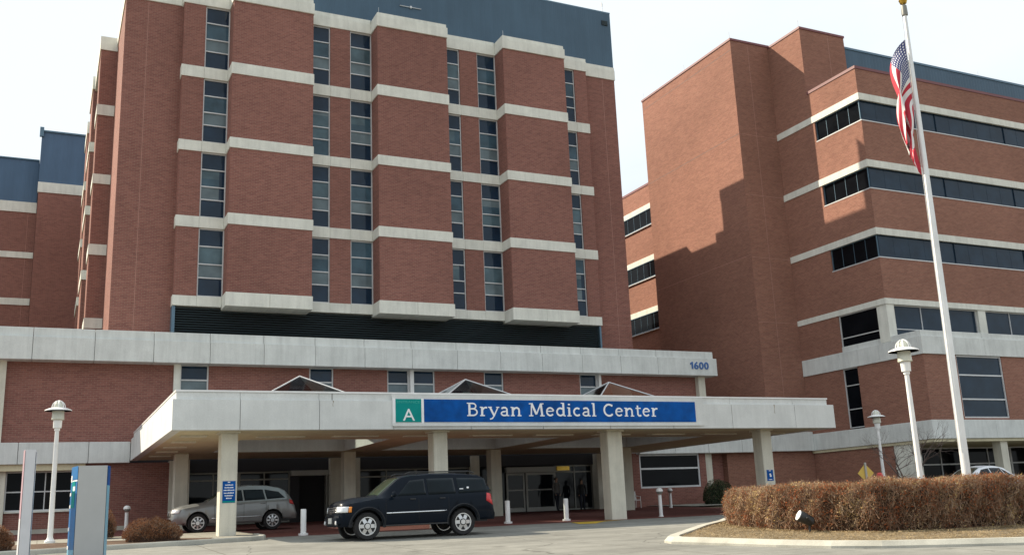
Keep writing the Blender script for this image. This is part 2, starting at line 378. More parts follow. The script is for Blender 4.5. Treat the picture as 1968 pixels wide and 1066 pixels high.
# left pavement island with kerb
KL = [(-40, 22.05), (-8, 28.45), (-3, 29.45), (1.7, 30.42), (5.0, 31.1), (5.9, 31.32), (6.35, 31.65), (6.5, 32.1), (6.5, 33.2), (6.5, 37.3), (-40, 37.3)]
def slab(name, poly, mat, top, bot, kind='structure', parent=None):
    bm = bmesh.new(); up = [bm.verts.new((x, y, gz(y)+top)) for x, y in poly]; dn = [bm.verts.new((x, y, gz(y)+bot)) for x, y in poly]
    n = len(poly)
    for i in range(n): bm.faces.new((dn[i], dn[(i+1) % n], up[(i+1) % n], up[i]))
    f = bm.faces.new(up); bmesh.ops.triangulate(bm, faces=[f])
    bmesh.ops.recalc_face_normals(bm, faces=bm.faces[:])
    me = bpy.data.meshes.new(name); bm.to_mesh(me); bm.free(); me.materials.append(MATS[mat])
    o = bpy.data.objects.new(name, me); link(o, parent)
    if kind: o['kind'] = kind
    return o
slab('sidewalk', KL, 'walk', 0.10, -0.1)
def strip(name, path, w, top, mat, parent=None, bot=-0.12, kind='structure', lip=0.03):
    """kerb: bevelled ridge along a path, w to the left of travel"""
    V = []; F = []; n = len(path)
    for i, p in enumerate(path):
        a = Vector(path[max(i-1, 0)]); b = Vector(path[min(i+1, n-1)]); d = (b-a).normalized(); nr = Vector((-d.y, d.x)); q = Vector(p)
        g = gz(q.y)
        for off, z in ((0, bot), (0, top-lip), (lip, top), (w, top), (w, bot)):
            r = q+nr*off; V.append((r.x, r.y, g+z))
    for i in range(n-1):
        for k in range(4): F.append((i*5+k, i*5+5+k, i*5+6+k, i*5+1+k))
    o = mesh(name, V, F, mat, parent)
    if kind: o['kind'] = kind
    return o
strip('kerb', [(x+0.01, y-0.02) for x, y in KL[:9]], 0.20, 0.135, 'kerb')
sheet('planting_bed', [(-6, 29.1), (1.6, 30.65), (4.7, 31.3), (4.9, 32.0), (4.0, 32.7), (1.0, 33.4), (-6, 33.6)], 'mulch_dark', 0.125)
sheet('entrance_walk', [(31.5, 44.0), (36.2, 44.0), (36.2, 48.6), (31.5, 48.6)], 'walk', 0.06)
sheet('crossing_mark', [(17.4, 31.3), (18.0, 31.2), (19.0, 32.3), (20.2, 32.7), (17.8, 32.7)], 'yellow_paint', 0.008)
# ---- right island
ISL = [(31, 33.0), (25.5, 31.6), (22.0, 28.8), (19.8, 26.5), (17.6, 24.55), (15.4, 22.3), (14.35, 21.25), (13.95, 20.75), (13.85, 20.3), (14.05, 19.8), (14.30, 19.0), (14.75, 17.6), (15.3, 16.5), (16.0, 15.75), (17.0, 15.15), (18.5, 14.35), (22, 12.7), (30, 9.5), (45, 4.0)]
strip('kerb', [(x-0.10, y-0.02) for x, y in ISL], 0.36, 0.15, 'kerb', lip=0.10)
slab('island_ground', [(31, 33.0), (31.2, 32.8)]+[(x+0.1, y-0.02) for x, y in ISL[1:]]+[(60, 4), (60, 30.5), (36, 30.8)], 'mulch', 0.12, -0.1)

# ================================================================== BUILDINGS
def joint_v(parent, x, y, z0, z1, mat='mortar_joint', w=0.025, axis='y'):
    if axis == 'y': return box('control_joint', x-w/2, x+w/2, y-0.004, y+0.01, z0, z1, mat, parent)
    return box('control_joint', x-0.004, x+0.01, y-w/2, y+w/2, z0, z1, mat, parent)
def joint_h(parent, a, b, c, z, mat='joint', axis='x', w=0.03):
    """horizontal joint on a wall facing -x (axis x) or -y"""
    if axis == 'x': return box('control_joint', c-0.004, c+0.01, a, b, z-w/2, z+w/2, mat, parent)
    return box('control_joint', a, b, c-0.004, c+0.01, z-w/2, z+w/2, mat, parent)
def window_y(parent, x0, x1, y, z0, z1, hs=(), vs=(), mats=('glass_dark',), fw=0.055, frame='frame', depth=0.09, sill=False, vw=None):
    """window facing -y: white frame with mullions, one pane object per light; hs, vs are divisions in metres"""
    m = MB(); y0 = y-0.02; y1 = y+depth
    m.box(x0, x0+fw, y0, y1, z0, z1).box(x1-fw, x1, y0, y1, z0, z1).box(x0+fw, x1-fw, y0, y1, z0, z0+fw).box(x0+fw, x1-fw, y0, y1, z1-fw, z1)
    for h in hs: m.box(x0+fw, x1-fw, y0+0.004, y1, h-fw/2, h+fw/2)
    zs = [z0+fw/2]+list(hs)+[z1-fw/2]; xs = [x0+fw/2]+list(vs)+[x1-fw/2]
    for v in vs:
        for i in range(len(zs)-1): m.box(v-(vw or fw*0.4), v+(vw or fw*0.4), y0+(0.008 if vw is None else 0.058), y1, zs[i]+fw/2, zs[i+1]-fw/2)
    w = m.build('window', frame, parent)
    k = 0
    for i in range(len(zs)-1):
        for j in range(len(xs)-1):
            box('pane', xs[j], xs[j+1], y+0.045, y+0.055, zs[i], zs[i+1], mats[min(i, len(mats)-1)] if not callable(mats) else mats(i, j), w)
    if sill: box('sill', x0-0.05, x1+0.05, y-0.06, y+0.05, z0-0.07, z0-0.002, 'frame', w)
    return w
def window_x(parent, x, y0, y1, z0, z1, hs=(), vs=(), mats=('glass_black',), fw=0.055, frame='frame', depth=0.09):
    m = MB(); a = x-0.02; b = x+depth
    m.box(a, b, y0, y0+fw, z0, z1).box(a, b, y1-fw, y1, z0, z1).box(a, b, y0+fw, y1-fw, z0, z0+fw).box(a, b, y0+fw, y1-fw, z1-fw, z1)
    for h in hs: m.box(a+0.004, b, y0+fw, y1-fw, h-fw/2, h+fw/2)
    zs = [z0+fw/2]+list(hs)+[z1-fw/2]; ys = [y0+fw/2]+list(vs)+[y1-fw/2]
    for v in vs:
        for i in range(len(zs)-1): m.box(a+0.045, b, v-0.012, v+0.012, zs[i]+fw/2, zs[i+1]-fw/2)
    w = m.build('window', frame, parent)
    for i in range(len(zs)-1):
        for j in range(len(ys)-1):
            box('pane', x+0.045, x+0.055, ys[j], ys[j+1], zs[i], zs[i+1], mats[min(i, len(mats)-1)], w)
    return w

# ------------------------------------------------------------------ main patient tower
T = thing('hospital_tower', 'tall red brick hospital tower with three projecting bays and white bands', 'building', (18, 51.75, 8.5))
WY = 51.15; EY = 51.75; BY = 50.0
# body, stepped at the back
box('brick_wall', 2.55, 33.3, EY, 58.2, 8.3, 28.0, 'brick', T)
box('brick_wall', 14.0, 33.3, 58.2, 59.1, 8.3, 26.0, 'brick', T); box('brick_wall', 14.0, 33.3, 59.1, 62.5, 8.3, 25.4, 'brick', T); box('brick_wall', 14.0, 33.3, 62.5, 80.0, 8.3, 26.0, 'brick', T)
BANDS = [(10.80, 11.33), (15.0, 15.60), (19.22, 19.80), (23.45, 24.10), (27.78, 28.66)]
bays = [(7.95, 12.35), (16.12, 20.46), (24.2, 28.5)]
piers = [(5.5, 6.64), (13.63, 14.81), (21.74, 22.92), (29.85, 30.75)]
wins = [(6.64, 7.95), (12.35, 13.63), (14.81, 16.12), (20.46, 21.74), (22.92, 24.2), (28.5, 29.85)]
for x0, x1 in piers:
    for k in range(4): box('brick_pier', x0, x1, WY, EY-0.004, BANDS[k][1], BANDS[k+1][0], 'brick', T)
for k, (x0, x1) in enumerate(bays):
    for f in range(4): box('brick_bay', x0, x1, BY, EY-0.004, BANDS[f][1], BANDS[f+1][0], 'brick', T)
# concrete bands: bay bands stand proud, wall bands in segments between the bays
edges = [5.5, 7.95, 12.35, 16.12, 20.46, 24.2, 28.5, 30.75]
for f, (z0, z1) in enumerate(BANDS):
    p = 0.05
    for x0, x1 in bays:
        lo = z0 if f else 10.66
        if f == 4:
            box('parapet_panel', x0-p, x1+p, BY-p-0.03, WY-p+0.3, z0, z1-0.22, 'concrete', T, 0.015)
            box('parapet_coping', x0-p+0.05, x1+p-0.05, BY-p+0.05, WY-p+0.3, z1-0.22, z1+0.02, 'concrete', T, 0.015)
        elif f == 0:
            xm = (x0+x1)/2
            box('concrete_band', x0-p, xm-0.006, BY-p, EY-0.004, lo, z1+0.05, 'concrete', T, 0.012); box('concrete_band', xm+0.006, x1+p, BY-p, EY-0.004, lo, z1+0.05, 'concrete', T, 0.012)
        else: box('concrete_band', x0-p, x1+p, BY-p, EY-0.004, lo, z1, 'concrete', T, 0.012)
    for i in range(0, 8, 2):
        x0, x1 = edges[i], edges[i+1]
        if i == 0: x0 -= p
        else: x0 += p+0.002
        if i == 6: x1 += p
        else: x1 -= p+0.002
        if f == 4:
            box('parapet_panel', x0, x1, WY-p, EY+0.3, z0, z1-0.2, 'concrete', T, 0.012); box('parapet_coping', x0, x1, WY-p+0.06, EY+0.3, z1-0.2, z1+0.04, 'concrete', T, 0.012)
        else:
            # split at the piers like the precast pieces
            cuts = [x0]+[c for pr_ in piers for c in pr_ if x0+0.2 < c < x1-0.2]+[x1]
            for a, b in zip(cuts[:-1], cuts[1:]): box('concrete_band', a, b-0.008, WY-p, EY-0.004, z0, z1, 'concrete', T, 0.008)
for x0, x1 in ((2.50, 5.44), (30.81, 33.35)):
    box('parapet_panel', x0, x1, EY-0.06, EY+0.4, 27.82, 28.55, 'concrete', T, 0.012); box('parapet_coping', x0, x1, EY-0.02, EY+0.4, 28.55, 28.76, 'concrete', T, 0.012)
box('parapet_panel', 33.0, 33.36, EY+0.41, 58.2, 28.0, 28.75, 'concrete', T); box('parapet_panel', 2.49, 2.85, EY+0.41, 58.0, 27.82, 28.70, 'concrete', T)
for f in range(4):
    z0, z1 = BANDS[f][1]+0.004, BANDS[f+1][0]-0.004; h = z1-z0
    for wi, (x0, x1) in enumerate(wins):
        hs = [z0+h*0.275, z0+h*0.475, z0+h*0.737]
        r = random.random()
        mm = ['glass_dark' if random.random() < 0.9 else 'glass_mid', 'glass_light' if r < 0.7 else ('glass_mid2' if r < 0.9 else 'glass_dark'), 'glass_mid' if random.random() < 0.65 else 'glass_mid2', 'glass_dark' if random.random() < 0.85 else 'glass_mid']
        w = window_y(T, x0, x1, WY+0.10, z0, z1, hs, (), mm, fw=0.06)
        if random.random() < 0.4:
            zt = hs[2]-0.03; zbl = zt-random.uniform(0.15, 0.75); box('blind', x0+0.06, x1-0.06-(random.choice((0, 0, 0.35))), WY+0.1425, WY+0.144, zbl, zt, random.choice(('glass_light', 'glass_mid2')), w)
        if random.random() < 0.25: box('curtain', x1-0.06-random.uniform(0.15, 0.4), x1-0.06, WY+0.1405, WY+0.142, hs[0]+0.03, hs[2]-0.03, 'glass_dark', w)
joint_v(T, 4.15-0.45, EY, 8.6, 27.8); joint_v(T, 32.35, EY, 8.6, 27.9)
joint_h(T, 30.8, 33.3, EY, 11.0, 'mortar_joint', 'y', 0.02)
# louvred plant level under the bays
L0 = box('louvre_backing', 5.62, 30.62, 51.45, EY-0.004, 8.4, 10.78, 'black', T)
for i in range(17):
    z = 8.62+i*0.128
    mesh('louvre_slat', [(5.62, 51.24, z), (30.62, 51.24, z), (30.62, 51.42, z+0.075), (5.62, 51.42, z+0.075), (5.62, 51.24, z+0.018), (30.62, 51.24, z+0.018), (30.62, 51.42, z+0.093), (5.62, 51.42, z+0.093)], BF, 'louvre', T)
box('louvre_frame', 5.46, 5.62, 51.2, EY-0.004, 8.4, 10.78, 'louvre_edge', T); box('louvre_frame', 30.62, 30.74, 51.2, EY-0.004, 8.4, 10.78, 'louvre_edge', T)
# slate blue penthouse screen
box('penthouse_screen', 12.5, 33.45, 51.98, 52.03, 28.0, 32.9, 'blue_panel', T); box('penthouse_coping', 12.45, 33.47, 51.97, 52.05, 32.9, 33.0, 'louvre_edge', T)
v = box('vent_grille', 32.75, 33.2, 51.94, 51.98, 31.95, 32.3, 'black', T)
for k in range(4): box('vent_slat', 32.75, 33.2, 51.92, 51.94, 31.98+k*0.085, 32.02+k*0.085, 'louvre', v)
m = MB().tube([(32.9, 52.01, 33.0), (32.9, 52.01, 33.75)], 0.02, 6).box(32.86, 32.94, 51.99, 52.03, 33.4, 33.62); m.build('antenna', 'frame', T)
m = MB().box(18.2, 19.6, 51.90, 51.96, 30.50, 30.53).box(18.85, 18.97, 51.86, 51.97, 30.44, 30.58); m.build('facade_lamp', 'frame', T)
for x, z in ((16.3, 28.7), (24.4, 28.7), (8.2, 28.7)): MB().tube([(x, 50.3, z-0.1), (x, 50.3, z+0.45)], 0.012, 5).build('lightning_rod', 'frame', T)

# ------------------------------------------------------------------ rear wing seen past the left edge of the tower
Wg = thing('rear_brick_wing', 'narrow sunlit brick wing behind the left edge of the tower', 'building', (6, 66, 8.3))
box('brick_wall', 1.64, 13.9, 58.25, 60.6, 0.0, 28.0, 'brick', Wg)
box('brick_wall', 2.2, 13.9, 60.6, 83, 0.0, 27.6, 'brick', Wg)
for (z0, z1) in ((10.75, 11.33), (14.98, 15.60), (19.22, 19.80), (23.45, 24.10), (27.6, 28.45)):
    box('concrete_band', 1.58, 2.54, 58.19, 60.66, z0, z1, 'concrete', Wg)
    box('concrete_band', 1.58, 2.19, 60.67, 64.6, z0+0.02, z1, 'concrete', Wg) if z0 > 27 else None
for k, ya in enumerate((64.7, 72.8)):
    for f in range(4): box('brick_bay', 1.50, 2.19, ya, ya+4.3, BANDS[f][1], BANDS[f+1][0], 'brick', Wg)
    for z0, z1 in BANDS: box('concrete_band', 1.43, 2.19, ya-0.06, ya+4.36, z0, z1, 'concrete', Wg)
    for z0, z1 in BANDS: box('concrete_band', 2.05, 2.19, ya-3.7, ya-0.1, z0, z1, 'concrete', Wg)
    for f in range(4): window_x(Wg, 2.08, ya-3.6, ya-0.2, BANDS[f][1], BANDS[f+1][0], (), (), ('glass_mid',))

# ------------------------------------------------------------------ far left block
Fl = thing('distant_brick_block', 'distant brick block with slate blue metal top storeys at the far left', 'building', (-4, 90, 0))
box('brick_wall', -22, -1.74, 86.2, 96, 0, 25.4, 'brick', Fl)
box('brick_wall', -1.70, 1.9, 85.0, 96, 0, 26.9, 'brick', Fl)
box('blue_metal_storey', -22, -1.78, 86.3, 95, 26.2, 29.95, 'blue_panel_far', Fl); box('blue_metal_storey', -1.74, 2.0, 85.1, 95, 27.6, 32.15, 'blue_panel_far', Fl)
box('metal_coping', -22, -1.79, 86.2, 86.5, 29.95, 30.05, 'louvre_edge', Fl); box('metal_coping', -1.82, 2.05, 84.98, 85.3, 32.15, 32.28, 'louvre_edge', Fl)
box('roof_unit', -0.9, 0.4, 86, 88, 32.2, 32.65, 'roofing', Fl); box('roof_unit', -1.9, -1.6, 84.9, 85.2, 31.7, 32.5, 'louvre_edge', Fl)
box('concrete_band', -1.76, 1.95, 84.93, 85.3, 26.85, 27.72, 'concrete', Fl)
for z0, z1 in ((25.37, 26.25), (21.49, 21.99), (17.59, 18.14), (13.4, 13.95)): box('concrete_band', -22, -1.76, 86.13, 86.4, z0, z1, 'concrete', Fl)
joint_v(Fl, -2.35, 86.2, 9, 25.3)

# ------------------------------------------------------------------ podium
P = thing('hospital_podium', 'two storey brick podium with long grey concrete fascia below the tower', 'building', (14, 49, -0.3))
PY = 49.0
# upper storey wall pieces between the windows (z 3.75 .. 7.42)
uw = [(5.72, 7.06), (12.0, 13.26), (16.15, 17.36), (17.56, 18.82), (21.72, 22.9), (27.76, 28.93)]
def wall_with_openings(parent, x0, x1, y0, y1, z0, z1, ops, zo0, zo1, mat):
    xs = [x0]+[c for o_ in ops for c in o_]+[x1]
    for i in range(0, len(xs)-1, 2):
        if xs[i+1]-xs[i] > 0.01: box('brick_wall', xs[i], xs[i+1], y0, y1, z0, z1, mat, parent)
    for a, b in ops:
        if zo0 > z0: box('brick_wall', a, b, y0, y1, z0, zo0, mat, parent)
        if zo1 < z1: box('brick_wall', a, b, y0, y1, zo1, z1, mat, parent)
wall_with_openings(P, -1.72, 36.0, PY, PY+0.3, 3.72, 7.5, [(5.42, 7.06), (12.0, 13.26), (16.15, 18.82), (21.72, 22.9), (27.76, 29.08)], 4.3, 7.45, 'brick')
box('podium_core', -14, 36.2, PY+0.3, EY-0.01, -0.5, 8.3, 'dark_int', P)
box('brick_wall', -14, -2.0, PY, PY+0.3, 3.72, 7.5, 'brick', P)
box('concrete_pier', -2.0, -1.72, PY-0.2, PY+0.28, 3.72, 7.45, 'cream', P); box('concrete_pier', 5.42, 5.72, PY-0.25, PY+0.28, 3.72, 7.45, 'concrete', P); box('concrete_pier', 17.36, 17.56, PY-0.2, PY+0.28, 4.3, 7.45, 'white_paint', P); box('concrete_pier', 28.93, 29.08, PY-0.2, PY+0.28, 4.3, 7.45, 'white_paint', P)
box('concrete_pier', 35.85, 36.33, PY-0.35, PY+0.3, -0.3, 7.40, 'cream', P)
for x0, x1 in uw: window_y(P, x0, x1, PY+0.08, 4.3, 7.45, (5.75, 6.70), (), ('glass_light', 'glass_light', 'glass_dark'), fw=0.07)
# long upper fascia in precast panels
xs = [-13.58+2.571*k for k in range(20)]; xs[-1] = 37.0
xs = [x for x in xs if x < 36.0]+[37.0]
for a, b in zip(xs[:-1], xs[1:]):
    box('fascia_panel', a+0.010, b-0.010, 48.2, 49.35, 7.40, 8.45, 'fascia', P, 0.012)
    box('fascia_coping', a+0.010, min(b-0.010, 36.85), 48.36, 49.35, 8.452, 8.88, 'fascia', P, 0.012)
box('podium_roof', -13.6, 36.8, 48.8, 53, 8.30, 8.40, 'roofing', P)
box('fascia_backing', -13.5, 36.9, 48.3, 49.3, 7.45, 8.40, 'joint', P)
# lower fascia, z 2.78 .. 3.72
for a, b in ((-12.2, -9.4), (-9.4, -6.6), (-6.6, -3.8), (-3.8, -1.0), (-1.0, 1.84), (1.84, 3.6), (31.0, 33.5), (33.5, 35.9), (35.9, 38.4), (38.4, 40.34)):
    box('fascia_panel', a+0.01, b-0.01, 48.25, 49.3, 2.78, 3.72 if a < 20 else 3.82, 'fascia', P, 0.012)
# ground floor, left
box('brick_wall', 1.75, 5.36, 48.62, 49.3, -0.5, 2.78, 'brick', P)
box('brick_wall', -12, 1.75, 49.0, 49.3, -0.5, 0.72, 'brick', P); box('concrete_pier', -1.95, -1.42, 48.7, 49.3, -0.5, 2.78, 'cream', P)
box('soffit_panel', -12, 1.75, 48.4, 49.4, 2.50, 2.78, 'soffit', P); box('window_sill', -1.40, 1.74, 48.9, 49.2, 0.72, 0.79, 'concrete', P)
window_y(P, -1.42, 1.75, 49.05, 0.79, 2.50, (1.62,), (0.17,), ('glass_black', 'glass_black'))
window_y(P, -6.0, -1.95, 49.05, 0.79, 2.50, (1.62,), (-4.0,), ('glass_black', 'glass_black'))
box('plinth', -12, 5.3, 48.3, 48.60, -0.5, 0.0, 'kerb', P)
box('concrete_pier', 5.36, 5.70, 48.5, 49.3, -0.5, 2.85, 'cream', P); box('concrete_pier', 5.72, 6.22, 48.2, 49.2, -0.5, 2.85, 'cream', P)
# ground floor entrance zone: dark header, storefront glazing, sliding doors, brick piers
box('entrance_header', 6.22, 28.2, 48.75, 49.29, 2.28, 2.85, 'dark_int', P)
def storefront(x0, x1, vs, z1=2.27, hs=(1.9,)):
    return window_y(P, x0, x1, 48.9, -0.16, z1, hs, vs, ('glass_store',), fw=0.07, frame='frame_dark')
storefront(6.22, 8.6, (7.4,)); storefront(8.6, 11.05, (9.8,)); storefront(14.55, 17.6, (16.0,)); storefront(17.6, 20.6, (19.1,)); storefront(25.75, 28.15, (27.0,))
box('concrete_pier', 12.95, 13.5, 48.3, 49.3, -0.5, 2.85, 'cream', P); box('concrete_pier', 14.1, 14.53, 48.6, 49.3, -0.5, 2.85, 'cream', P); box('concrete_pier', 20.62, 21.1, 48.6, 49.3, -0.5, 2.85, 'cream', P); box('concrete_pier', 28.17, 28.65, 48.3, 49.3, -0.5, 2.85, 'cream', P)
box('dark_panel', 13.5, 14.1, 48.95, 49.3, -0.3, 2.28, 'glass_store', P); box('dark_panel', 21.1, 22.7, 48.95, 49.3, -0.3, 2.28, 'glass_store', P)
box('door_lintel', 11.05, 12.95, 48.6, 49.2, 2.03, 2.28, 'door_metal', P)
d = box('entrance_doorway', 11.55, 12.9, 49.0, 49.28, -0.2, 2.03, 'black', P); box('door_jamb', 12.8, 12.9, 48.7, 48.99, -0.2, 2.03, 'frame_dark', d); box('door_side_panel', 11.05, 11.5, 48.8, 48.99, -0.2, 2.03, 'dark_int', d)
def slide_door(x0, x1, y):
    m = MB(); fw = 0.10
    m.box(x0, x0+fw, y, y+0.06, -0.16, 1.9).box(x1-fw, x1, y, y+0.06, -0.16, 1.9).box(x0+fw, x1-fw, y, y+0.06, 1.78, 1.9).box(x0+fw, x1-fw, y, y+0.06, -0.16, 0.06).box(x0+fw, x1-fw, y, y+0.05, 0.95, 1.02)
    o = m.build('sliding_door', 'door_metal', P)
    box('pane', x0+fw, x1-fw, y+0.025, y+0.035, 0.06, 0.95, 'glass_store', o); box('pane', x0+fw, x1-fw, y+0.025, y+0.035, 1.02, 1.78, 'glass_store', o)
    return o
slide_door(22.75, 23.85, 48.82); slide_door(23.9, 25.72, 48.76)
box('door_header_box', 22.7, 26.6, 48.6, 48.9, 1.92, 2.2, 'door_metal', P); box('door_sign_panel', 25.7, 26.5, 48.5, 48.59, 1.98, 2.2, 'gold', P)
# ground floor right of the entrance
wall_with_openings(P, 28.65, 35.85, 48.62, 49.3, -0.5, 2.85, [(31.18, 35.4)], 0.85, 2.78, 'brick')
window_y(P, 31.18, 35.4, 48.68, 0.85, 2.78, (1.95,), (), ('glass_black', 'glass_black'), fw=0.10)
box('brick_wall', 36.35, 37.55, 49.2, 58, -0.5, 3.7, 'brick', P); box('brick_wall', 37.55, 40.44, 48.75, 58, -0.5, 3.7, 'brick_right', P)

# ------------------------------------------------------------------ entrance canopy
C = thing('entrance_canopy', 'wide concrete drive-through entrance canopy on square columns with three glass skylights', 'canopy', (17, 40, -0.4))
cx0, cx1, cy0, cy1 = 3.61, 31.0, 32.5, 48.22
SO = 2.87
wells = [(6.5, 12.25), (13.95, 19.7), (21.4, 27.15)]; wy0, wy1 = 36.85, 43.4
# roof slab made of strips around the openings
def cslab(x0, x1, y0, y1): box('roof_slab', x0, x1, y0, y1, SO, 3.70, 'soffit', C)
cslab(cx0+0.3, cx1-0.3, cy0+0.3, wy0); cslab(cx0+0.3, cx1-0.3, wy1, cy1)
xx = [cx0+0.3]+[a for w in wells for a in w]+[cx1-0.3]
for i in range(0, 8, 2): cslab(xx[i], xx[i+1], wy0, wy1)
box('roof_membrane', cx0+0.4, cx1-0.4, cy0+0.4, wy0-0.12, 3.702, 3.75, 'roofing', C); box('roof_membrane', cx0+0.4, cx1-0.4, wy1+0.12, cy1, 3.702, 3.75, 'roofing', C)
# fascia panels: front, left, right
fj = [cx0, 5.71, 8.32, 10.93, 13.84, 16.75, 19.66, 22.57, 25.49, 28.81, cx1]
for a, b in zip(fj[:-1], fj[1:]):
    box('fascia_panel', a+(0 if a == cx0 else 0.008), b-(0 if b == cx1 else 0.008), cy0, cy0+0.3, SO-0.02, 3.84, 'canopy', C, 0.01)
    box('fascia_coping', max(a, cx0+0.1)+0.004, min(b, cx1-0.28)-0.004, cy0+0.09, cy0+0.45, 3.842, 4.08, 'canopy', C, 0.01)
box('metal_flashing', cx0+0.08, cx1-0.26, cy0+0.06, cy0+0.47, 4.08, 4.14, 'white_paint', C)
ys = [cy0+0.302, 35.6, 38.7, 41.8, 44.9, cy1]
for a, b in zip(ys[:-1], ys[1:]):
    for xa, xb, ca, cb in ((cx0, cx0+0.3, cx0+0.1, cx0+0.45), (cx1-0.3, cx1, cx1-0.6, cx1-0.28)):
        box('fascia_panel', xa, xb, a+0.006, b-0.006, SO-0.02, 3.84, 'canopy', C, 0.01)
        box('fascia_coping', ca, cb, a+(0.17 if a == ys[0] else 0.006), b-0.006, 3.842, 4.08, 'canopy', C, 0.01); box('metal_flashing', ca-0.02, cb+0.02, a+(0.18 if a == ys[0] else 0), b, 4.08, 4.14, 'white_paint', C)
# soffit lights: shallow recessed panels
for k in range(5): box('soffit_strip', 4.15, 5.0, 34.6+k*2.6, 35.0+k*2.6, SO-0.05, SO-0.002, 'cream', C)
for k in range(9): box('soffit_strip', 6.8+k*2.75, 8.5+k*2.75, 35.2, 35.6, SO-0.05, SO-0.002, 'cream', C)
# skylights: upstand, glazed pyramid of four panes with white ribs
for (x0, x1) in wells:
    m = MB(); t = 0.1; z0, z1 = SO+0.004, 4.02
    m.box(x0-t, x0, wy0-t, wy1+t, 3.70, z1).box(x1, x1+t, wy0-t, wy1+t, 3.70, z1).box(x0, x1, wy0-t, wy0, 3.70, z1).box(x0, x1, wy1, wy1+t, 3.70, z1)
    sk = m.build('skylight', 'well', C)
    for q in ((x0+0.002, x0+0.02, wy0+0.022, wy1-0.022), (x1-0.02, x1-0.002, wy0+0.022, wy1-0.022), (x0+0.002, x1-0.002, wy0+0.002, wy0+0.02), (x0+0.002, x1-0.002, wy1-0.02, wy1-0.002)):
        box('well_lining', q[0], q[1], q[2], q[3], SO-0.01, z1, 'well', sk)
    ax, ay, az = (x0+x1)/2+0.05, (wy0+wy1)/2, 5.72
    c4 = [(x0, wy0, z1+0.02), (x1, wy0, z1+0.02), (x1, wy1, z1+0.02), (x0, wy1, z1+0.02)]
    for i in range(4): mesh('pane', [c4[i], c4[(i+1) % 4], (ax, ay, az)], [(0, 1, 2)], 'skylight_glass', sk)
    for i in range(4):
        MB().tube([c4[i], (ax, ay, az)], 0.032, 6).build('hip_rib', 'frame', sk)
        a, b = Vector(c4[i]), Vector(c4[(i+1) % 4]); MB().tube([a, b], 0.035, 6).build('base_rib', 'frame', sk)
# columns
for k, x in enumerate((5.525, 12.94, 20.26, 27.76)):
    xa, xb = x-0.27, x+0.27
    if k == 2: xa, xb = 19.93, 20.60
    box('column', xa, xb, 33.25, 33.85, gz(33.5)-0.1, SO-0.06, 'cream', C, 0.02); box('column_capital', xa-0.06, xb+0.06, 33.18, 33.92, SO-0.06, SO-0.003, 'cream', C)
for x in (5.35, 12.68, 20.0, 27.5): box('column', x-0.28, x+0.28, 44.0, 44.56, gz(44)-0.1, SO-0.002, 'cream', C, 0.02)
MATS['rust_stain'] = flat('brown_drip_stain', (0.30, 0.25, 0.17), 0.9, var=0.25)
box('drain_stain', 8.75, 8.79, cy0+0.084, cy0+0.088, 3.845, 4.07, 'roofing', C)
def drip(x, z0, z1, w):
    n = 7; V = []
    for k in range(n+1):
        f = k/n; ww = w*(1-0.75*f)*(0.7+0.3*math.sin(5*f+x)); z = z1+(z0-z1)*f; V += [(x-ww/2+0.01*math.sin(7*f), cy0-0.002, z), (x+ww/2+0.01*math.sin(7*f), cy0-0.002, z)]
    mesh('drain_stain', V, [(2*k, 2*k+2, 2*k+3, 2*k+1) for k in range(n)], 'rust_stain', C)
drip(27.72, 3.45, 3.83, 0.07); drip(8.78, 3.62, 3.83, 0.05)

# ------------------------------------------------------------------ right hand building
Rb = thing('hospital_east_wing', 'orange brick hospital wing with dark ribbon windows and white lintel bands on the right', 'building', (60, 44, -0.4))
XR, YF = 43.68, 40.68; XE = 78.0
BR = 'brick_right'
box('brick_wall', XR, XE, 44.56, 90, 8.4, 25.5, BR, Rb)
sp = [(11.04, 13.50), (15.31, 17.76), (19.57, 22.10), (23.88, 25.50)]
for z0, z1 in sp: box('brick_spandrel', XR, XE, YF, 44.556, z0, z1, BR, Rb)
box('parapet_cap', XR-0.04, XE, YF-0.04, YF+0.4, 25.502, 25.68, 'maroon', Rb); box('parapet_cap', XR-0.04, XR+0.4, YF+0.401, 44.9, 25.502, 25.68, 'maroon', Rb)
wz = [(13.52, 14.90), (17.78, 19.13), (22.12, 23.45)]
bz = [(10.70, 11.04), (14.90, 15.31), (19.13, 19.57), (23.45, 23.88)]
for i, (z0, z1) in enumerate(bz):
    box('lintel_band', XR-0.05, XE, YF-0.05, YF+0.3, z0, z1, 'concrete', Rb); box('lintel_band', XR-0.05, XR+0.2, YF+0.301, 48.09, z0, z1, 'concrete', Rb)
box('ribbon_backing', XR+0.4, XE, YF+0.4, 44.55, 8.5, 24, 'black', Rb)
for z0, z1 in wz:
    x = XR+0.16
    while x < XE-2: 
        n = 5; xe = min(x+1.27*n, XE-0.5); window_y(Rb, x, xe, YF+0.10, z0, z1, (), [x+(xe-x)/n*k for k in range(1, n)], ('glass_ribbon',), fw=0.006, depth=0.05, frame='glass_ribbon', vw=0.006); x = xe
    box('window_sill', XR-0.02, XE, YF-0.03, YF+0.25, z0-0.04, z0+0.02, 'frame', Rb); box('window_sill', XR-0.02, XR+0.2, YF+0.251, 44.55, z0-0.04, z0+0.02, 'frame', Rb)
    window_x(Rb, XR+0.10, YF+0.12, 44.54, z0+0.02, z1, (), [YF+0.12+0.955*k for k in (1, 2, 3)], ('glass_black',), fw=0.04, frame='louvre_edge')
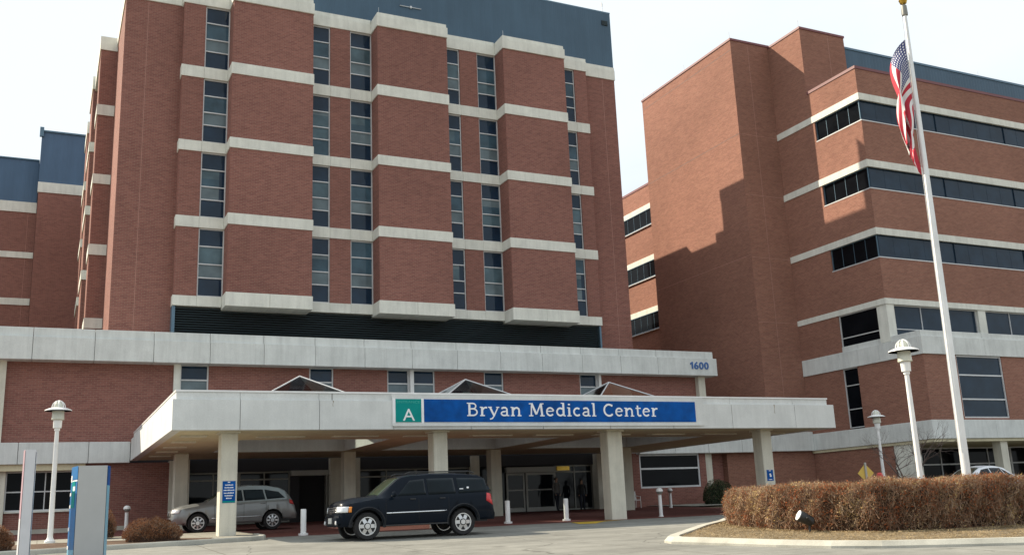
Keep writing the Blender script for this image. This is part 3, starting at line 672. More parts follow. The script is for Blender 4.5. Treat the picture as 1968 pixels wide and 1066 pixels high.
# storey with piers behind the balcony parapet
box('concrete_pier', XR+0.02, 44.3, YF+0.0, 41.43, 8.5, 10.70, 'concrete', Rb)
px = [44.3, 51.3, 59.0, 66.7]
for x in px[1:]: box('concrete_pier', x, x+0.66, YF+0.02, 41.4, 8.5, 10.70, 'concrete', Rb)
for a, b in ((44.3, 51.3), (51.96, 59.0), (59.66, 66.7)): window_y(Rb, a, b, YF+0.2, 8.55, 10.70, (9.28,), [a+(b-a)/3, a+(b-a)*2/3], ('glass_ribbon',), fw=0.05)
window_x(Rb, XR+0.10, 41.43, 44.54, 8.5, 10.70, (9.28,), (), ('glass_black',), fw=0.06)
# balcony storey (stands forward)
box('brick_wall', XR+0.02, XE, 38.55, 48.08, 3.79, 7.45, BR, Rb) if False else None
wall_xs = (46.26, 49.95)
for a, b in ((XR+0.02, 46.26), (49.95, XE)): box('brick_wall', a, b, 38.55, 39.0, 3.79, 7.44, BR, Rb)
box('brick_wall', XR+0.02, XR+0.4, 39.002, 43.48, 3.79, 7.44, BR, Rb); box('brick_wall', XR+0.02, XR+0.4, 44.70, 48.09, 3.79, 7.44, BR, Rb)
box('brick_wall', 46.26, 49.95, 38.55, 39.0, 3.79, 3.9, BR, Rb); box('podium_core', XR+0.42, XE, 39.02, 48, 3.79, 7.44, 'black', Rb)
window_y(Rb, 46.26, 49.95, 38.62, 3.9, 7.43, (4.96, 6.32), (), ('glass_ribbon',), fw=0.08); window_x(Rb, XR+0.10, 43.48, 44.70, 3.88, 7.43, (4.98, 6.4), (), ('glass_black',), fw=0.05)
by = [38.45, 41.6, 44.8, 48.08]
bx = [XR-0.06, 48.6, 53.6, 58.6, 63.6, 68.6, XE]
for a, b in zip(bx[:-1], bx[1:]): box('balcony_panel', a+(0.006 if a > 44 else 0), b-0.006, 38.45, 38.8, 7.44, 8.45, 'fascia', Rb, 0.01); box('balcony_coping', max(a+0.006, XR+0.06), b-0.006, 38.56, 38.9, 8.452, 8.78, 'fascia', Rb, 0.01)
for a, b in zip(by[:-1], by[1:]): box('balcony_panel', XR-0.06, XR+0.3, max(a, 38.802)+0.006, b-0.006, 7.44, 8.45, 'fascia', Rb, 0.01); box('balcony_coping', XR+0.06, XR+0.4, max(a, 38.902)+0.006, b-0.006, 8.452, 8.78, 'fascia', Rb, 0.01)
box('balcony_floor', XR+0.3, XE, 38.8, 41.4, 8.0, 8.44, 'roofing', Rb)
# lower fascia and recessed ground floor
for a, b in zip(bx[:-1], bx[1:]): box('fascia_panel', a+(0.006 if a > 44 else 0), b-0.006, 38.48, 38.9, 2.78, 3.80, 'fascia', Rb, 0.01)
for a, b in zip(by[:-1], by[1:]): box('fascia_panel', XR-0.06, XR+0.36, max(a, 38.902)+0.006, b-0.006, 2.78, 3.80, 'fascia', Rb, 0.01)
box('fascia_panel', 40.35, XR-0.07, 47.78, 48.095, 2.78, 3.95, 'fascia', Rb, 0.01); box('soffit_panel', XR+0.02, XE, 38.6, 48.09, 2.62, 2.775, 'soffit', Rb)
box('brick_wall', XR+0.12, XR+0.4, 41.56, 48.09, -0.6, 2.615, BR, Rb); box('brick_wall', XR+0.4, XE, 44.0, 44.3, -0.6, 0.7, 'brick', Rb)
box('concrete_pier', XR+0.10, XR+0.6, 40.1, 41.55, -0.6, 2.62, 'concrete', Rb)
for x in (49.05, 56.6, 64.2): box('column', x, x+0.56, 38.75, 39.3, -0.6, 2.62, 'cream', Rb)
for a, b in ((44.1, 48.2), (48.2, 52.4), (52.4, 56.6), (56.6, 60.8), (60.8, 65.0)): window_y(Rb, a, b, 44.1, 0.7, 2.62, (1.6,), ((a+b)/2,), ('glass_black',), fw=0.08)
# block with the broad sunlit face, and the raised block behind it
box('brick_block', 40.45, XR+0.3, 48.10, 59.1, -0.6, 30.35, BR, Rb); box('brick_block', XR+0.002, 47.55, 44.93, 58, 25.45, 30.25, BR, Rb)
box('brick_wall', XR+0.004, XR+1, 44.93, 48.08, 8.78, 25.45, BR, Rb)
box('parapet_cap', 40.40, XR+0.2, 48.05, 59.15, 30.352, 30.50, 'maroon', Rb); box('parapet_cap', XR-0.04, 47.60, 44.88, 58, 30.252, 30.40, 'maroon', Rb)
joint_h(Rb, 48.1, 59.0, 40.45, 29.66); joint_h(Rb, 48.1, 59.0, 40.45, 23.62); joint_h(Rb, 48.1, 59.0, 40.45, 15.3, 'mortar_joint'); joint_h(Rb, 40.5, 43.6, 48.10, 15.15, 'mortar_joint', 'y', 0.02); joint_h(Rb, 40.5, 43.6, 48.10, 10.9, 'mortar_joint', 'y', 0.02); joint_h(Rb, 40.5, 43.6, 48.10, 19.4, 'mortar_joint', 'y', 0.02); joint_h(Rb, 40.5, 43.6, 48.10, 23.62, 'mortar_joint', 'y', 0.02)
joint_v(Rb, 41.9, 48.10, 3.9, 30.2); joint_v(Rb, 46.1, 44.93, 25.7, 30.2)
# rear stretch of the same face beyond the block
for z0, z1 in wz:
    box('window_recess', XR-0.003, XR+0.05, 60.5, 74, z0, z1, 'black', Rb)
    window_x(Rb, XR-0.11, 60.5, 74, z0, z1, (), [60.5+0.96*k for k in range(1, 14)], ('glass_black',), fw=0.05, frame='louvre_edge')
    box('lintel_band', XR-0.12, XR-0.004, 60.4, 76, z1+0.003, z1+0.43, 'concrete', Rb); box('window_sill', XR-0.13, XR-0.004, 60.4, 76, z0-0.06, z0-0.003, 'frame', Rb)
box('parapet_cap', XR-0.04, XR+0.4, 59.2, 90, 25.502, 25.68, 'maroon', Rb)
box('penthouse_screen', 47.62, XE, 45.9, 46.2, 25.5, 30.1, 'blue_panel', Rb); box('penthouse_coping', 47.62, XE, 45.85, 46.25, 30.1, 30.25, 'louvre_edge', Rb)
for x, y, z in ((40.5, 48.2, 30.5), (43.7, 45.0, 30.4), (40.5, 53.5, 30.5), (40.5, 58.9, 30.5), (54, 46.0, 30.2), (62, 46.0, 30.2)): MB().tube([(x, y, z-0.1), (x, y, z+0.5)], 0.015, 5).build('lightning_rod', 'frame', Rb)

# ================================================================== SIGNS AND LETTERING
MATS['sign_blue'] = flat('royal_blue_sign', (0.0, 0.078, 0.330), 0.35, var=0.22, Specular_IOR_Level=0.12)
MATS['sign_teal'] = flat('teal_sign', (0.002, 0.270, 0.250), 0.4, var=0.05, Specular_IOR_Level=0.12)
MATS['sign_white'] = flat('white_vinyl', (0.88, 0.89, 0.90), 0.4)
MATS['pale_teal'] = flat('faded_teal_letter', (0.03, 0.40, 0.32), 0.4)
MATS['number_blue'] = flat('blue_house_numbers', (0.035, 0.120, 0.340), 0.4)
MATS['sign_grey'] = flat('grey_sign_panel', (0.42, 0.425, 0.42), 0.5, var=0.03)
MATS['pale_sign'] = flat('pale_grey_panel', (0.60, 0.60, 0.62), 0.5, var=0.05)
MATS['pylon_blue'] = flat('pylon_blue', (0.020, 0.160, 0.400), 0.4)
MATS['pylon_sky'] = flat('pylon_light_blue', (0.20, 0.46, 0.62), 0.4)
MATS['pink_red'] = flat('faded_mauve_panel', (0.46, 0.30, 0.34), 0.5)
SG = thing('hospital_name_sign', 'long royal blue sign reading Bryan Medical Center on the canopy front', 'sign', (17.5, 32.44, 3.5))
box('sign_frame', 10.86, 24.05, 32.465, 32.497, 2.96, 4.06, 'canopy', SG)
box('sign_frame', 10.86, 23.9, 32.43, 32.464, 2.955, 3.06, 'canopy', SG)
box('sign_frame', 10.88, 10.97, 32.43, 32.464, 3.06, 3.92, 'sign_white', SG); box('sign_frame', 11.93, 12.02, 32.43, 32.464, 3.06, 3.92, 'sign_white', SG)
box('teal_panel', 10.975, 11.925, 32.44, 32.463, 3.10, 3.90, 'sign_teal', SG)
box('blue_panel', 12.03, 23.63, 32.44, 32.463, 3.10, 3.90, 'sign_blue', SG)
# humanist slab letters drawn as strokes: every glyph is a list of polylines on a unit grid
def arc(cx, cy, rx, ry, a0, a1, n=14): return [(cx+rx*math.cos(math.radians(a0+(a1-a0)*i/n)), cy+ry*math.sin(math.radians(a0+(a1-a0)*i/n))) for i in range(n+1)]
K, N_ = 0.135, 0.065          # thick and thin stroke
XH = 0.70
def stem(x, y0, y1): return ([(x, y0), (x, y1)], K)
def serif(x, y, l=0.10, r=0.10): return ([(x-l, y+(0.03 if y < 0.5 else -0.03)), (x+r, y+(0.03 if y < 0.5 else -0.03))], N_)
def bowl(cx, w, a0=0, a1=360): return (arc(cx, XH/2, w, XH/2-0.055, a0, a1, 22), 0.115)
GL = {
 'B': (0.66, [stem(0.14, 0, 1), serif(0.14, 0, .13, .05), serif(0.14, 0.999, .13, .05), ([(0.14, 0.955), (0.32, 0.955)]+arc(0.32, 0.75, 0.17, 0.205, 90, -90)+[(0.14, 0.545)], 0.085), ([(0.32, 0.545)]+arc(0.33, 0.295, 0.22, 0.25, 90, -90)+[(0.14, 0.045)], 0.095)]),
 'r': (0.46, [stem(0.14, 0, XH), serif(0.14, 0, .12, .15), serif(0.12, XH, .10, .02), ([(0.16, 0.46), (0.24, 0.60), (0.34, 0.655), (0.42, 0.63)], 0.105)]),
 'y': (0.60, [([(0.08, XH), (0.31, 0.02)], 0.125), ([(0.54, XH), (0.31, 0.02), (0.20, -0.19), (0.07, -0.24)], 0.075), serif(0.08, XH, .09, .11), serif(0.54, XH, .11, .07)]),
 'a': (0.56, [([(0.10, 0.585), (0.22, 0.655), (0.33, 0.64), (0.40, 0.55), (0.40, 0.02)], 0.115), (arc(0.25, 0.19, 0.17, 0.15, 80, 330, 14)+[(0.40, 0.16)], 0.095), ([(0.38, 0.37), (0.26, 0.345)], 0.07), ([(0.40, 0.04), (0.52, 0.03)], 0.07)]),
 'n': (0.66, [stem(0.14, 0, XH), serif(0.14, 0, .12, .10), serif(0.12, XH, .10, .02), ([(0.16, 0.46), (0.26, 0.61), (0.38, 0.65), (0.48, 0.56), (0.50, 0.42), (0.50, 0)], 0.115), serif(0.50, 0, .10, .12)]),
 'M': (0.96, [([(0.16, 0), (0.20, 1)], 0.085), ([(0.20, 1), (0.46, 0.14)], 0.14), ([(0.46, 0.14), (0.74, 1)], 0.085), ([(0.74, 1), (0.80, 0)], K), serif(0.16, 0, .13, .12), serif(0.80, 0, .13, .13), serif(0.18, 0.999, .13, .03), serif(0.76, 0.999, .03, .13)]),
 'e': (0.56, [(arc(0.28, 0.35, 0.20, 0.30, 10, 320, 20), 0.105), ([(0.10, 0.38), (0.47, 0.40)], 0.065)]),
 'd': (0.64, [(arc(0.29, 0.34, 0.20, 0.29, 50, 320, 18), 0.11), stem(0.48, 0.03, 1.06), serif(0.44, 1.06, .10, .04), ([(0.48, 0.03), (0.60, 0.03)], N_)]),
 'i': (0.32, [stem(0.15, 0, XH), serif(0.15, 0, .12, .13), serif(0.13, XH, .10, .02), ([(0.15, 0.87), (0.15, 0.99)], 0.14)]),
 'c': (0.52, [(arc(0.28, 0.345, 0.20, 0.295, 48, 315, 20), 0.11)]),
 'l': (0.32, [stem(0.15, 0, 1.06), serif(0.15, 0, .12, .13), serif(0.13, 1.06, .10, .02)]),
 'C': (0.72, [(arc(0.40, 0.50, 0.30, 0.455, 48, 315, 24), 0.12), ([(0.60, 0.80), (0.60, 0.96)], N_)]),
 't': (0.42, [([(0.18, 0.90), (0.18, 0.16), (0.23, 0.06), (0.32, 0.05), (0.39, 0.09)], 0.115), ([(0.05, 0.665), (0.38, 0.665)], 0.075)]),
}
def stroke_text(name, body, x0, x1, zb, cap, y, mat, parent, space=0.34, track=0.035):
    tot = sum(GL[ch][0]+track if ch != ' ' else space for ch in body); s = (x1-x0)/tot
    x = x0
    for ch in body:
        if ch == ' ': x += space*s; continue
        V = []; F = []
        for si, (pts, w) in enumerate(GL[ch][1]):
            P2 = [Vector((x+px_*s, zb+py_*cap)) for px_, py_ in pts]; n = len(P2); b0 = len(V); hw = w*cap*0.62; yf = y-0.012-si*0.0012
            for i in range(n):
                d = (P2[min(i+1, n-1)]-P2[max(i-1, 0)]).normalized(); nr = Vector((-d.y, d.x))
                for sg in (-1, 1):
                    q = P2[i]+nr*hw*sg; V.append((q.x, yf, q.y))
                for sg in (-1, 1):
                    q = P2[i]+nr*hw*sg; V.append((q.x, y, q.y))
            for i in range(n-1):
                a = b0+i*4; c = a+4
                F += [(a, a+1, c+1, c), (a+1, a+3, c+3, c+1), (a+2, a, c, c+2)]
            F += [(b0, b0+2, b0+3, b0+1), (b0+4*(n-1), b0+4*(n-1)+1, b0+4*(n-1)+3, b0+4*(n-1)+2)]
        mesh(name, V, F, mat, parent)
        x += (GL[ch][0]+track)*s
stroke_text('letter', 'Bryan Medical Center', 13.66, 21.86, 3.315, 0.47, 32.4395, 'sign_white', SG)
o = text_mesh('letter', 'A', 'sign_white', SG, 0.60, width=0.44); o.location = (11.46-17.5, 32.437-32.44, 3.145-3.5)
o = text_mesh('lettering', 'ENTRANCE', 'pale_teal', SG, 0.12, width=0.84, depth=0.002); o.location = (11.45-17.5, 32.437-32.44, 3.755-3.5)
NB = thing('street_number', 'blue street number 1600 at the right end of the upper concrete fascia', 'street number', (35.68, 48.19, 7.8))
for i, ch in enumerate('1600'):
    if ch == '1':
        mesh('digit', [(35.10, 48.158, 7.785), (35.20, 48.158, 7.785), (35.20, 48.158, 8.215), (35.12, 48.158, 8.215), (35.00, 48.158, 8.12), (35.00, 48.158, 8.03), (35.10, 48.158, 8.10)]+[(35.10, 48.19, 7.785), (35.20, 48.19, 7.785), (35.20, 48.19, 8.215), (35.12, 48.19, 8.215), (35.00, 48.19, 8.12), (35.00, 48.19, 8.03), (35.10, 48.19, 8.10)],
             [(0, 1, 2, 3, 6), (3, 4, 5, 6)]+[(k, k+7, (k+1) % 7+7, (k+1) % 7) for k in range(7)], 'number_blue', NB); continue
    o = text_mesh('digit', ch, 'number_blue', NB, 0.60, width=0.33, bold=0.014, depth=0.02); o.location = (-0.62+i*0.375, -0.01, -0.01)

# small notices on two columns (print too small to read: broken white lines)
def notice(name, label, x0, x1, z0, z1, y, rows, band=None):
    t = thing(name, label, 'notice', ((x0+x1)/2, y, z0))
    box('plate', x0, x1, y-0.012, y-0.002, z0, z1, 'sign_blue', t)
    if band: box('stripe', x0+0.004, x1-0.004, y-0.016, y-0.0125, z0+0.01, z0+0.06, band, t)
    for i, (zc, frac) in enumerate(rows):
        w = (x1-x0)*frac; x = (x0+x1)/2-w/2; m = MB()
        while x < (x0+x1)/2+w/2-0.01:
            l = random.uniform(0.018, 0.04); m.box(x, min(x+l, (x0+x1)/2+w/2), y-0.015, y-0.0125, z0+(z1-z0)*zc-0.018, z0+(z1-z0)*zc+random.uniform(0.008, 0.02)); x += l+0.008
        m.build('print_line', 'sign_white', t)
    return t
notice('column_notice', 'blue and teal notice with white print on the leftmost canopy column', 5.33, 5.74, 0.58, 1.27, 33.25, [(0.95, 0.2), (0.82, 0.62), (0.70, 0.68), (0.58, 0.82), (0.45, 0.78), (0.33, 0.64), (0.21, 0.42)], 'sign_teal')
t = notice('column_notice', 'small blue notice with white symbol on the rightmost canopy column', 27.60, 27.93, 0.72, 1.17, 33.25, [(0.92, 0.3), (0.12, 0.55)])
MB().lathe((27.77, 33.236, 0.98), [(0.045, -0.002), (0.045, 0.0)], 10, 'y').box(27.74, 27.83, 33.234, 33.237, 0.88, 0.95).box(27.76, 27.80, 33.233, 33.236, 0.93, 1.0).build('symbol', 'sign_white', t)

# ---- pylon signs at the left edge, seen edge-on: plain end panel, bulging printed sides
def pylon(name, label, cx, cy, rot, wend, bulge, length, z0, z1, faces, endmat, cap):
    t = thing(name, label, 'sign', (cx, cy, z0), rotz=rot)
    n = 10
    half = lambda s: wend/2+bulge*math.sin(math.pi*(0.08+0.84*s)*0.999) - bulge*math.sin(math.pi*0.08)
    m = MB(); m.box(-wend/2, wend/2, 0, 0.03, 0, z1-z0); m.build('end_panel', endmat, t, local=True)
    for sd in (-1, 1):
        for (f0, f1, mt) in faces[sd]:
            V = []; F = []
            for i in range(n+1):
                s = i/n; x = sd*(half(s)+0.01); y = 0.005+s*length; V += [(x, y, f0*(z1-z0)), (x, y, f1*(z1-z0))]
            for i in range(n): F.append((2*i, 2*i+1, 2*i+3, 2*i+2) if sd < 0 else (2*i, 2*i+2, 2*i+3, 2*i+1))
            mesh('printed_panel', V, F, mt, t, smooth=True, local=True)
    poly = [(-half(i/n), 0.03+(length-0.05)*i/n) for i in range(n+1)]+[(half(i/n), 0.03+(length-0.05)*i/n) for i in range(n, -1, -1)]
    k = len(poly); V = [(x, y, -0.3) for x, y in poly]+[(x, y, (z1-z0)-0.02) for x, y in poly]
    mesh('core', V, [tuple(range(k))[::-1], tuple(range(k, 2*k))]+[(i, (i+1) % k, k+(i+1) % k, k+i) for i in range(k)], cap, t, local=True)
    return t
t = pylon('wayfinding_pylon', 'grey-ended wayfinding pylon with blue and teal curved printed sides', 1.04, 24.2, math.radians(0.5), 0.60, 0.135, 1.5, -0.82, 1.34,
      {-1: [(0.0, 0.16, 'pylon_sky'), (0.16, 0.84, 'pylon_blue'), (0.845, 0.86, 'sign_white'), (0.865, 1.0, 'pylon_blue')], 1: [(0.0, 0.80, 'pylon_sky'), (0.80, 1.0, 'sign_blue')]}, 'sign_grey', 'pylon_blue')
for z, h, y, l, mt in ((1.25, 0.58, 0.14, 0.3, 'sign_teal'), (1.85, 0.12, 0.45, 0.2, 'sign_white'), (1.52, 0.07, 0.5, 0.35, 'sign_white'), (1.25, 0.07, 0.5, 0.3, 'sign_white'), (0.75, 0.08, 0.5, 0.4, 'sign_white'), (0.35, 0.08, 0.5, 0.3, 'sign_white'), (1.62, 0.1, 0.12, 0.2, 'sign_white')):
    s = (y+l/2)/1.5; xx_ = -(0.30+0.135*(math.sin(math.pi*(0.08+0.84*s))-math.sin(math.pi*0.08))+0.016)
    s2 = y/1.5; x2 = -(0.30+0.135*(math.sin(math.pi*(0.08+0.84*s2))-math.sin(math.pi*0.08))+0.016); s3 = (y+l)/1.5; x3 = -(0.30+0.135*(math.sin(math.pi*(0.08+0.84*s3))-math.sin(math.pi*0.08))+0.016)
    mesh('printed_mark', [(x2, y, z), (x3, y+l, z), (x3, y+l, z+h), (x2, y, z+h)], [(0, 1, 2, 3)], mt, t, local=True)
pylon('wayfinding_pylon', 'slim pale grey pylon with faded mauve side at the far left edge', -0.25, 24.6, math.radians(1.8), 0.205, 0.03, 0.9, -0.85, 1.74,
      {-1: [(0.0, 0.42, 'pale_sign'), (0.42, 1.0, 'pink_red')], 1: [(0.0, 1.0, 'pale_sign')]}, 'pale_sign', 'pale_sign')

# yellow diamond sign behind the hedge
t = thing('diamond_sign', 'yellow diamond road sign on a post behind the hedge', 'road sign', (30.57, 30.67, gz(30.67)))
MATS['sign_yellow'] = flat('yellow_road_sign', (0.62, 0.42, 0.08), 0.4); MATS['galv'] = flat('galvanised_post', (0.40, 0.39, 0.36), 0.5, 0.4)
a, bq = Vector((0.9, -0.436, 0)), Vector((0.436, 0.9, 0))*-1
V = []
for dn in (0, -0.006):
    for u, w in ((0, 0.39), (0.33, 0), (0, -0.39), (-0.33, 0)): q = a*u-bq*dn; V.append((30.57+q.x, 30.67+q.y, 0.84+w))
mesh('plate', V, [(0, 1, 2, 3), (7, 6, 5, 4), (0, 4, 5, 1), (1, 5, 6, 2), (2, 6, 7, 3), (3, 7, 4, 0)], 'sign_yellow', t)
q = bq*0.03; MB().box(30.57+q.x-0.04, 30.57+q.x+0.04, 30.67+q.y-0.03, 30.67+q.y+0.02, gz(30.67)-0.1, 1.27).build('post', 'galv', t)
# red valve post
t = thing('valve_post', 'red valve post showing just above the hedge', 'valve post', (29.52, 28.9, gz(28.9)))
MATS['red_paint'] = flat('red_paint', (0.50, 0.03, 0.03), 0.4)
MB().lathe((29.52, 28.9, gz(28.9)-0.05), [(0.10, 0), (0.10, 1.3), (0.13, 1.31), (0.13, 1.42), (0.11, 1.50), (0.05, 1.54)], 12).build('post', 'red_paint', t, True); MB().tube([(29.40, 28.9, 0.66), (29.64, 28.9, 0.66)], 0.03, 6).build('handle', 'red_paint', t)

# ================================================================== STREET FURNITURE
MATS['lens'] = flat('frosted_lamp_lens', (0.62, 0.62, 0.52), 0.25)
def lamp(x, y, ztop, label, s=1.0):
    zb = gz(y)+(0.10 if x < 6 or 14 < x < 31 else 0)
    t = thing('street_lamp', label, 'street lamp', (x, y, zb), 'white post-top lamps')
    H = ztop
    MB().lathe((x, y, zb-0.05), [(0.16, 0), (0.16, 0.10), (0.11, 0.14), (0.09, 0.2)], 14).build('base', 'white_paint', t, True)
    MB().lathe((x, y, zb), [(0.085, 0.1), (0.062, H-0.98-zb)], 14).build('pole', 'white_paint', t, True)
    MB().lathe((x, y, H), [(0.062, -0.98), (0.085, -0.975), (0.085, -0.90), (0.125, -0.895), (0.135, -0.64), (0.12, -0.635)], 18).build('socket', 'white_paint', t, 30)
    MB().lathe((x, y, H), [(0.185, -0.632), (0.195, -0.61), (0.185, -0.58), (0.18, -0.34), (0.16, -0.30)], 18).build('lens', 'lens', t, 30)
    sh = MB().lathe((x, y, H), [(0.41, -0.345), (0.40, -0.315), (0.30, -0.27), (0.18, -0.235), (0.17, -0.26), (0.30, -0.30), (0.40, -0.345)], 24).build('shade', 'white_paint', t, True)
    m = MB()
    for k in range(4):
        a = math.pi*k/4; m.tube([(x+math.cos(a)*0.2*math.cos(u), y+math.sin(a)*0.2*math.cos(u), H-0.25+0.235*math.sin(u)) for u in [math.pi*i/10 for i in range(11)]], 0.016, 5)
    m.build('cage', 'white_paint', sh)
    MB().lathe((x, y, H), [(0.165, -0.26), (0.155, -0.17), (0.115, -0.08), (0.05, -0.035)], 16).build('dome', 'lens', sh, True)
    return t
lamp(0.36, 34.74, 4.02, 'white post-top lamp in front of the brick podium at the left')
lamp(21.27, 19.4, 4.12, 'tall white post-top lamp beside the flagpole')
lamp(36.26, 35.26, 3.94, 'smaller distant white post-top lamp right of the canopy end')

def bollard(x, y, label, h=0.85, r=0.095):
    zb = gz(y); t = thing('bollard', label, 'bollard', (x, y, zb), 'white round bollards')
    MB().lathe((x, y, zb-0.02), [(r*1.7, 0), (r*1.7, 0.09), (r*1.05, 0.10)], 14).build('foot', 'white_paint', t, True); MB().lathe((x, y, zb), [(r, 0.05), (r, h-0.02), (r*0.9, h)], 14).build('post', 'white_paint', t, True)
bollard(7.95, 33.12, 'white round bollard between the left column and the black car')
bollard(16.13, 34.6, 'white round bollard just behind the black car tail')
bollard(18.55, 34.4, 'white round bollard in front of the glass entrance doors')
def light_bollard(x, y, label, h=1.12):
    zb = gz(y)+(0.10 if x < 6 else 0); t = thing('light_bollard', label, 'bollard light', (x, y, zb), 'globe topped bollard lights')
    MB().lathe((x, y, zb-0.03), [(0.10, 0), (0.10, 0.06), (0.075, 0.08), (0.07, h-0.24), (0.10, h-0.22)], 14).build('post', 'white_paint', t, True)
    MB().lathe((x, y, zb), [(0.10, h-0.22), (0.12, h-0.17), (0.12, h-0.13)], 14).build('lamp_neck', 'frame_dark', t, True)
    MB().lathe((x, y, zb), [(0.145, h-0.13), (0.145, h-0.10), (0.125, h-0.04), (0.08, h), (0.03, h+0.015)], 16).build('globe', 'white_paint', t, True)
light_bollard(22.63, 33.95, 'white globe bollard light right of the third canopy column')
light_bollard(30.6, 44.9, 'grey-shaded globe bollard light near the brick wall behind', 1.02)
light_bollard(3.26, 44.0, 'globe bollard light on the pavement by the left brick wall', 0.98)

# flagpole and flag
FX, FY = 21.75, 18.35; fz = gz(FY)+0.1
MATS['pole_metal'] = flat('brushed_flagpole', (0.74, 0.74, 0.73), 0.35, 0.2)
t = thing('flagpole', 'tall white flagpole with gold ball standing behind the hedge', 'flagpole', (FX, FY, fz)); t.rotation_euler = (0.005, 0.0105, 0)
MB().lathe((FX, FY, 0), [(0.115, fz-0.1), (0.110, 3), (0.095, 6), (0.07, 10), (0.048, 13.55)], 18).build('pole', 'pole_metal', t, True)
MB().lathe((FX, FY, fz-0.05), [(0.22, 0), (0.22, 0.08), (0.13, 0.12)], 18).build('collar', 'pole_metal', t, True)
MB().lathe((FX, FY, 13.5), [(0.085, 0), (0.09, 0.05), (0.08, 0.30), (0.03, 0.34)], 14).build('truck', 'frame_dark', t, True)
MB().lathe((FX, FY, 13.98), [(0.02, -0.14), (0.09, -0.10), (0.125, 0), (0.09, 0.10), (0.01, 0.13)], 16).build('finial', 'gold', t, True)
MB().tube([(FX-0.10, FY+0.02, 13.5), (FX-0.13, FY+0.02, 8), (FX-0.15, FY, 1.0)], 0.008, 5).build('halyard', 'frame', t)
MATS['flag_red'] = flat('flag_red', (0.50, 0.030, 0.055), 0.8); MATS['flag_white'] = flat('flag_white', (0.78, 0.77, 0.76), 0.8)
tt = NT('flag_blue_stars'); uvn = tt.node('ShaderNodeUVMap'); vo = tt.node('ShaderNodeTexVoronoi', Scale=1.0, Randomness=0.0); mpn = tt.n.new('ShaderNodeMapping'); mpn.inputs['Scale'].default_value = (44, 24, 1)
tt.link(uvn.outputs[0], mpn.inputs[0]); tt.link(mpn.outputs[0], vo.inputs['Vector'])
MATS['flag_blue'] = tt.done(tt.mixc(tt.ramp(vo.outputs['Distance'], (0.24, 1.0), (0.32, 0.0)), (0.035, 0.045, 0.16), (0.75, 0.75, 0.76)), 0.8)
NS, NV = 26, 44
Lx, Ly = -0.90, 0.436
V = []; UV = []
for j in range(NV+1):
    v = j/NV
    for i in range(NS+1):
        s = i/NS
        hang = 1-math.exp(-6.0*v)
        z = 12.75-2.15*s - (3.25-1.30*s)*v*(0.72+0.28*hang)
        lat = 0.08+hang*(0.42*(1-s)**0.6+0.16)*(0.78+0.22*math.cos(2.4*v-0.6)) + hang*(0.075*math.sin(10*s+7*v)+0.04*math.sin(21*s-5*v)) - 0.10*v*v*(1-0.5*s)
        dep = hang*(0.17*math.sin(9.0*s+1.2+3.5*v)+0.07*math.sin(19*s+6*v))
        V.append((FX+Lx*lat+0.436*dep+0.0105*(z-fz), FY+Ly*lat+0.90*dep-0.005*(z-fz), z)); UV.append((v, s))
F = []; mi = []
for j in range(NV):
    for i in range(NS):
        F.append((j*(NS+1)+i, j*(NS+1)+i+1, (j+1)*(NS+1)+i+1, (j+1)*(NS+1)+i)); st = i//2
        mi.append(2 if (st < 7 and (j+0.5)/NV < 0.20) else (0 if st % 2 == 0 else 1))
fl = mesh('flag', V, F, 'flag_red', None, smooth=80); me = fl.data; me.materials.append(MATS['flag_white']); me.materials.append(MATS['flag_blue'])
me.polygons.foreach_set('material_index', mi); ul = me.uv_layers.new(name='UVMap')
ul.data.foreach_set('uv', [c for l in me.loops for c in UV[l.vertex_index]])
tag(fl, 'red, white and blue striped flag hanging limp from the flagpole', 'flag')

# floodlight in front of the hedge
t = thing('floodlight', 'black ground floodlight with bright reflector face in front of the hedge', 'floodlight', (17.45, 19.6, gz(19.6)+0.12))
MATS['black_metal'] = flat('black_metal', (0.02, 0.02, 0.02), 0.45)
zb = gz(19.6)+0.12
m = MB().lathe((0, 0, 0), [(0.12, 0), (0.14, 0.04), (0.14, 0.16), (0.12, 0.36), (0.05, 0.42)], 16); R_ = Matrix.Rotation(math.radians(62), 4, Vector((0.45, 0.9, 0)))
R_ = Matrix.Translation((17.23, 19.70, zb+0.42)) @ Matrix.Rotation(math.radians(118), 4, Vector((0.35, 0.93, 0)))
m.V = [tuple(R_ @ Vector(v)) for v in m.V]; m.build('housing', 'black_metal', t, True)
m = MB().lathe((0, 0, -0.015), [(0.130, 0), (0.125, 0.02)], 16); m.V = [tuple(R_ @ Vector(v)) for v in m.V]; m.build('lens', 'sign_white', t, True)
MB().tube([(17.45, 19.6, zb-0.05), (17.45, 19.6, zb+0.26)], 0.03, 8).build('stake', 'black_metal', t)
MB().tube([(17.28, 19.47, zb+0.36), (17.45, 19.45, zb+0.22), (17.55, 19.8, zb+0.22), (17.43, 19.85, zb+0.4)], 0.018, 6).build('bracket', 'black_metal', t)

